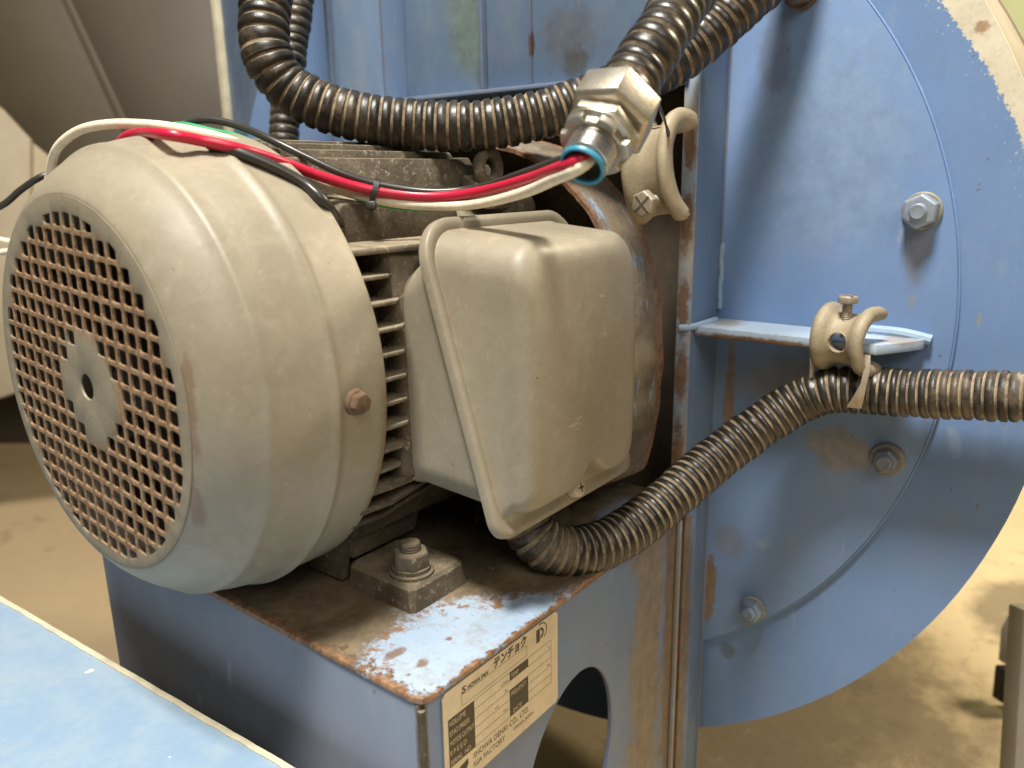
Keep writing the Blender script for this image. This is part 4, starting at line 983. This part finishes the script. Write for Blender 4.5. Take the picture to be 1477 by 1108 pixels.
# cable tie
tc = at(540, 281, .3715); ax_ = (at(560, 284, .372)-at(520, 273, .370)).normalized()
a2, b2 = frame_of(ax_)
mb = MB(); R_ = []
for wd in (-0.0013, 0.0013):
    R_.append([tc+ax_*wd+a2*(0.0038*cos(t))+b2*(0.0066*sin(t)) for t in [2*pi*i/28 for i in range(28)]])
    
R2_ = [[tc+ax_*wd+a2*(0.0047*cos(t))+b2*(0.0076*sin(t)) for t in [2*pi*i/28 for i in range(28)]] for wd in (0.0013, -0.0013)]
mb.rings(R_+R2_, loop=True)
tie = thing('cable_tie', 'small black nylon cable tie holding the red and white wires together', 'cable tie', tc)
o = mb.build('strap', M['tie'], smooth=True, sharp=50); o.parent = tie; o.matrix_parent_inverse = Matrix.Translation(tc).inverted()
c = at(536, 297, .366); e1 = (at(545, 297, .366)-c).normalized(); e2 = (at(536, 290, .366)-c).normalized(); e3 = e1.cross(e2)
mb = MB(); mb.prism([c-e1*.0026-e2*.0016-e3*.0015, c+e1*.0020-e2*.0018-e3*.0015, c+e1*.0022+e2*.0018-e3*.0015, c-e1*.0022+e2*.0018-e3*.0015], e3*.0035)
o = mb.build('tie_head', M['tie'], bevel=0.0004); o.parent = tie; o.matrix_parent_inverse = Matrix.Translation(tc).inverted()

# ------------------------------------------------------------------ BEAM CLAMPS
def clamp(name, c, s_dir, h_dir, k_, label, a0, a1, screw_len, hd=0.0, hole=True, A=0.0170, B=0.0185, wsc=1.0, hr=0.0056):
    """C-shaped cast clamp. s_dir: direction of the set screw end, h_dir: outward direction of the middle (hole)"""
    c = Vector(c); s_ = Vector(s_dir).normalized(); h = Vector(h_dir).normalized(); h = (h-s_*h.dot(s_)).normalized(); w_ = s_.cross(h)
    root = thing(name, label, 'clamp', c, 'cast beam clamps'); iv = Matrix.Translation(c).inverted()
    sec = []
    # cross section over the width: (w, outward height)
    top = [(-0.0168, -0.0015), (-0.0178, 0.0022), (-0.0168, 0.0052), (-0.0140, 0.0062), (-0.0110, 0.0056), (-0.0086, 0.0030), (-0.0070, 0.0010), (-0.004, 0.0), (0, 0.0), (0.004, 0.0), (0.0070, 0.0010), (0.0086, 0.0030), (0.0110, 0.0056), (0.0140, 0.0062), (0.0168, 0.0052), (0.0178, 0.0022), (0.0168, -0.0015)]
    bot = [(0.0135, -0.0036), (0.008, -0.0042), (0.0, -0.0044), (-0.008, -0.0042), (-0.0135, -0.0036)]
    R_ = []; n = 36; nt = len(top)
    for i in range(n+1):
        t = a0+(a1-a0)*i/n; th = radians(t)
        e = i/n; end = min(e, 1-e); flare = wsc*(1.0+0.06*max(0, 1-end/0.18))
        wst = 0.94+0.08*abs(e-0.5)*2
        endr = 1.0 if end > 0.03 else 0.75+0.25*end/0.03
        o_ = h*(cos(th)*A)+s_*(sin(th)*B); rd = (h*cos(th)*B+s_*sin(th)*A).normalized()
        ring = [c+(o_+rd*(y_*endr*(1 if y_ > 0 else 1))+w_*(x_*flare*wst))*k_ for x_, y_ in top+bot]
        R_.append(ring)
    mb = MB(); mb.rings(R_, cap=True)
    # cut the round hole: drop faces near it and add a tube rim
    o = mb.build('clamp_body', M['clamp'], smooth=True, sharp=75); o.parent = root; o.matrix_parent_inverse = iv
    if hole:
        cut = MB(); lathe_mb(cut, c+h*(0.005*k_), h, [(0, hr*k_), (0.03*k_, hr*k_)], 32, ); co_ = cut.build('cutter', M['clamp'])
        md = o.modifiers.new('b', 'BOOLEAN'); md.object = co_; md.operation = 'DIFFERENCE'; md.solver = 'EXACT'
        dg = bpy.context.evaluated_depsgraph_get(); me = bpy.data.meshes.new_from_object(o.evaluated_get(dg)); o.modifiers.clear(); o.data = me
        bpy.data.objects.remove(co_)
        lp = MB(); RR = []
        hc = c+h*((A-0.0004)*k_)
        for i in range(36):
            t = 2*pi*i/36; rd = w_*cos(t)+s_*sin(t); cc = hc+rd*((hr+0.0003)*k_)-h*(0.0014*k_*sin(t)**2*0.4)
            RR.append([cc+(rd*cos(q)+h*sin(q))*(0.0006*k_) for q in [2*pi*j/8 for j in range(8)]])
        lp.rings(RR, loop=True); o3 = lp.build('hole_rim', M['clamp'], smooth=True); o3.parent = root; o3.matrix_parent_inverse = iv
    # set screw
    sb = c+s_*(0.002*k_)+h*(hd*k_)
    m2 = MB(); prf = [(0, 0.0030*k_)]; t = 0.001
    while t < screw_len: prf += [(t, 0.0032*k_), (t+0.0004, 0.0028*k_), (t+.0008, 0.0032*k_)]; t += 0.0010
    lathe_mb(m2, sb, s_, prf, 16); q = m2.build('screw_shank', M['steeld'], root, smooth=True); q.matrix_parent_inverse = iv
    m3 = MB(); hb = sb+s_*screw_len; aa, bb = frame_of(s_); Rh = 0.0066*k_
    hx = lambda t, r, dz=None: circle(hb+s_*t, aa, bb, r, 6, 0.35)
    m3.rings([hx(0, Rh), hx(0.0040*k_, Rh), hx(0.0046*k_, Rh*.88)], cap=True); q = m3.build('screw_head', M['steeld'], root, bevel=0.0004); q.matrix_parent_inverse = iv
    m4 = MB(); tpv = hb+s_*(0.0046*k_)
    d1 = (aa*0.75+bb*.66).normalized(); d2 = s_.cross(d1)
    m4.prism([tpv-d1*(Rh*.86)-d2*.0005, tpv+d1*(Rh*.86)-d2*.0005, tpv+d1*(Rh*.86)+d2*.0005, tpv-d1*(Rh*.86)+d2*.0005], s_*0.0002)
    m4.prism([tpv-d2*(Rh*.8)-d1*.0006, tpv+d2*(Rh*.8)-d1*.0006, tpv+d2*(Rh*.8)+d1*.0006, tpv-d2*(Rh*.8)+d1*.0006], s_*0.00016)
    q = m4.build('screw_slot', M['castdark'], root); q.matrix_parent_inverse = iv
    return root
c2 = on(1217, 486, 0, 0.3030)
clamp('beam_clamp', (0.3105, c2.y-0.0015, -0.0035), (0, 0, 1), (-1, 0.20, 0), 0.86, 'cream beam clamp with a round hole gripping the blue shelf bar', 112, -108, 0.0195, 0.0075, wsc=1.03, B=0.0168, hr=0.0062)
c1 = at(962, 248, .43)
clamp('beam_clamp', c1, (-0.93, 0.10, -0.10), (-0.10, 0.12, 1), 1.10, 'cream beam clamp with bolt on the frame edge beside the connector', 152, -30, 0.0195, -0.0125, A=0.0225, B=0.0150, wsc=0.80, hr=0.0050)
# straps
def band_strip(name, pts, wdt, th, mat, label):
    P, L = catmull(pts, 0.002); T, Fm = frames(P)
    R_ = []
    for i in range(len(P)):
        ww = wdt(i/(len(P)-1)) if callable(wdt) else wdt
        side = T[i].cross(-ray(738, 554)).normalized(); nn_ = side.cross(T[i]).normalized()
        R_.append([P[i]+side*ww/2+nn_*th/2, P[i]+side*ww/2-nn_*th/2, P[i]-side*ww/2-nn_*th/2, P[i]-side*ww/2+nn_*th/2])
    mb = MB(); mb.rings(R_, cap=True); return tag(mb.build(name, mat, smooth=True, sharp=40), label, 'strap')
stp = [on(1251, 512, 0, .300), on(1250, 530, 0, .2975), on(1246, 552, 0, .2950), on(1239, 572, 0, .2940), on(1232, 588, 0, .2955)]
band_strip('metal_strap', stp, lambda t: 0.0032+0.0052*max(0, t-0.55)*2.0, 0.0008, M['steeld'], 'bent metal strap hooking the conduit to the clamp on the shelf')
band_strip('metal_strap', [on(1171, 508, 0, .305), on(1171, 525, 0, .303), on(1170, 545, 0, .303)], 0.0022, 0.0008, M['steeld'], 'thin rusty wire strap at the left foot of the shelf clamp')
band_strip('metal_strap', [at(925, 100, .318), at(940, 125, .325), at(952, 155, .35), at(960, 180, .39), at(966, 200, .41)], lambda t: 0.0035-0.001*t, 0.0010, M['hose'], 'dark strap running from the steel connector into the clamp hole')

# ------------------------------------------------------------------ FOREGROUND SHEET AND BACKGROUND
e0, e1_ = on(0, 862, 2, -0.17), on(420, 1108, 2, -0.17); dv = (e1_-e0).normalized(); nv = Vector((-dv.y, dv.x, 0)).normalized()
if nv.x > 0: nv = -nv
A_ = e0-dv*0.5; B_ = e1_+dv*0.25
base_t = thing('equipment_cover', 'pale mottled blue sheet metal cover with cream painted edge at lower left', 'cover', (A_+B_)/2+Vector((0, 0, -0.28)))
bi = Matrix.Translation(base_t.location).inverted()
mb = MB(); mb.prism([A_+nv*.0016, B_+nv*.0016, B_+nv*0.35, A_+nv*0.35], (0, 0, -0.26)); o = mb.build('sheet', M['fg'], bevel=0.0006); o.parent = base_t; o.matrix_parent_inverse = bi
# edge strip with an uneven outline
P_ = []; nseg = 120; rng = random.Random(2)
Lr = [A_.lerp(B_, i/nseg)+Vector((0, 0, 0.0008)) for i in range(nseg+1)]
V = []; 
for i, p_ in enumerate(Lr):
    j1 = rng.uniform(-.0004, .0004); V += [p_+nv*(-0.0006+j1*.4), p_+nv*(0.0026+j1), p_+nv*(0.0026+j1)+Vector((0, 0, -0.003)), p_+nv*(-0.0006+j1*.4)+Vector((0, 0, -0.25))]
mb = MB(); mb.rings([V[4*i:4*i+4] for i in range(nseg+1)], cap=True); o = mb.build('edge_strip', M['creamedge']); o.parent = base_t; o.matrix_parent_inverse = bi

def slab(name, px, depth, th, mat, label, cat):
    """thick panel whose corners stand on one plane at its own distance"""
    P = [at(a, b, d_) for a, b, d_ in [(q[0], q[1], q[2] if len(q) > 2 else depth) for q in px]]
    n_ = (P[1]-P[0]).cross(P[2]-P[0]).normalized()
    if n_.dot(cf) < 0: n_ = -n_
    mb = MB(); mb.prism(P, n_*th); return mb.build(name, mat, bevel=0.002)
hop = thing('hopper', 'brown painted steel hopper with sloping sides standing behind the motor at upper left', 'hopper', (0.55, 1.4, -0.45))
hi = Matrix.Translation(hop.location).inverted()
for nm, px, mt in (('front_panel', [(40, -120, 1.28), (330, -120, 1.28), (322, 260, 1.28), (200, 260, 1.28)], 'brown'),
                   ('sloping_panel', [(-160, -120, 1.24), (36, -120, 1.24), (215, 260, 1.24), (62, 262, 1.24), (-100, 30, 1.24)], 'olive'),
                   ('edge_flange', [(34, -120, 1.235), (46, -120, 1.235), (222, 260, 1.235), (208, 260, 1.235)], 'brown')):
    o = slab(nm, px, 1, 0.01, M[mt], '', ''); o.parent = hop; o.matrix_parent_inverse = hi
cab = thing('cabinet', 'beige metal cabinet at the left edge behind the fan cover', 'cabinet', (0.3, 1.2, -0.45))
hi = Matrix.Translation(cab.location).inverted()
for nm, px, mt in (('side_panel', [(-200, 20, 1.20), (-200, 640, 1.20), (42, 560, 1.20), (42, 200, 1.20), (0, 155, 1.20)], 'beige'),
                   ('front_panel', [(43.5, 202, 1.21), (43.5, 560, 1.21), (200, 560, 1.35), (200, 330, 1.35)], 'beige')):
    o = slab(nm, px, 1, 0.01, M[mt], '', ''); o.parent = cab; o.matrix_parent_inverse = hi
o = slab('floor_beam', [(-200, 470, 1.3), (-200, 640, 1.3), (60, 640, 1.3), (60, 505, 1.3)], 1, 0.05, M['fan'], '', '')
tag(o, 'dark steel beam low behind the left side of the grille', 'beam')
# post at the right edge
post = thing('machine_leg', 'grey machine leg with black foot at the lower right edge', 'leg', on(1462, 1000, 0, 0.9))
hi = Matrix.Translation(post.location).inverted()
for nm, px, mt in (('leg', [(1477, 880, .62), (1560, 880, .62), (1540, 1200, .62), (1458, 1200, .62)], 'post'),
                   ('foot_pad', [(1452, 968, .80), (1476, 968, .80), (1474, 1024, .80), (1447, 1016, .80)], 'rubber'),
                   ('bracket', [(1460, 915, .81), (1476, 885, .81), (1476, 966, .81), (1456, 962, .81)], 'post')):
    o = slab(nm, px, 1, 0.02, M[mt], '', ''); o.parent = post; o.matrix_parent_inverse = hi
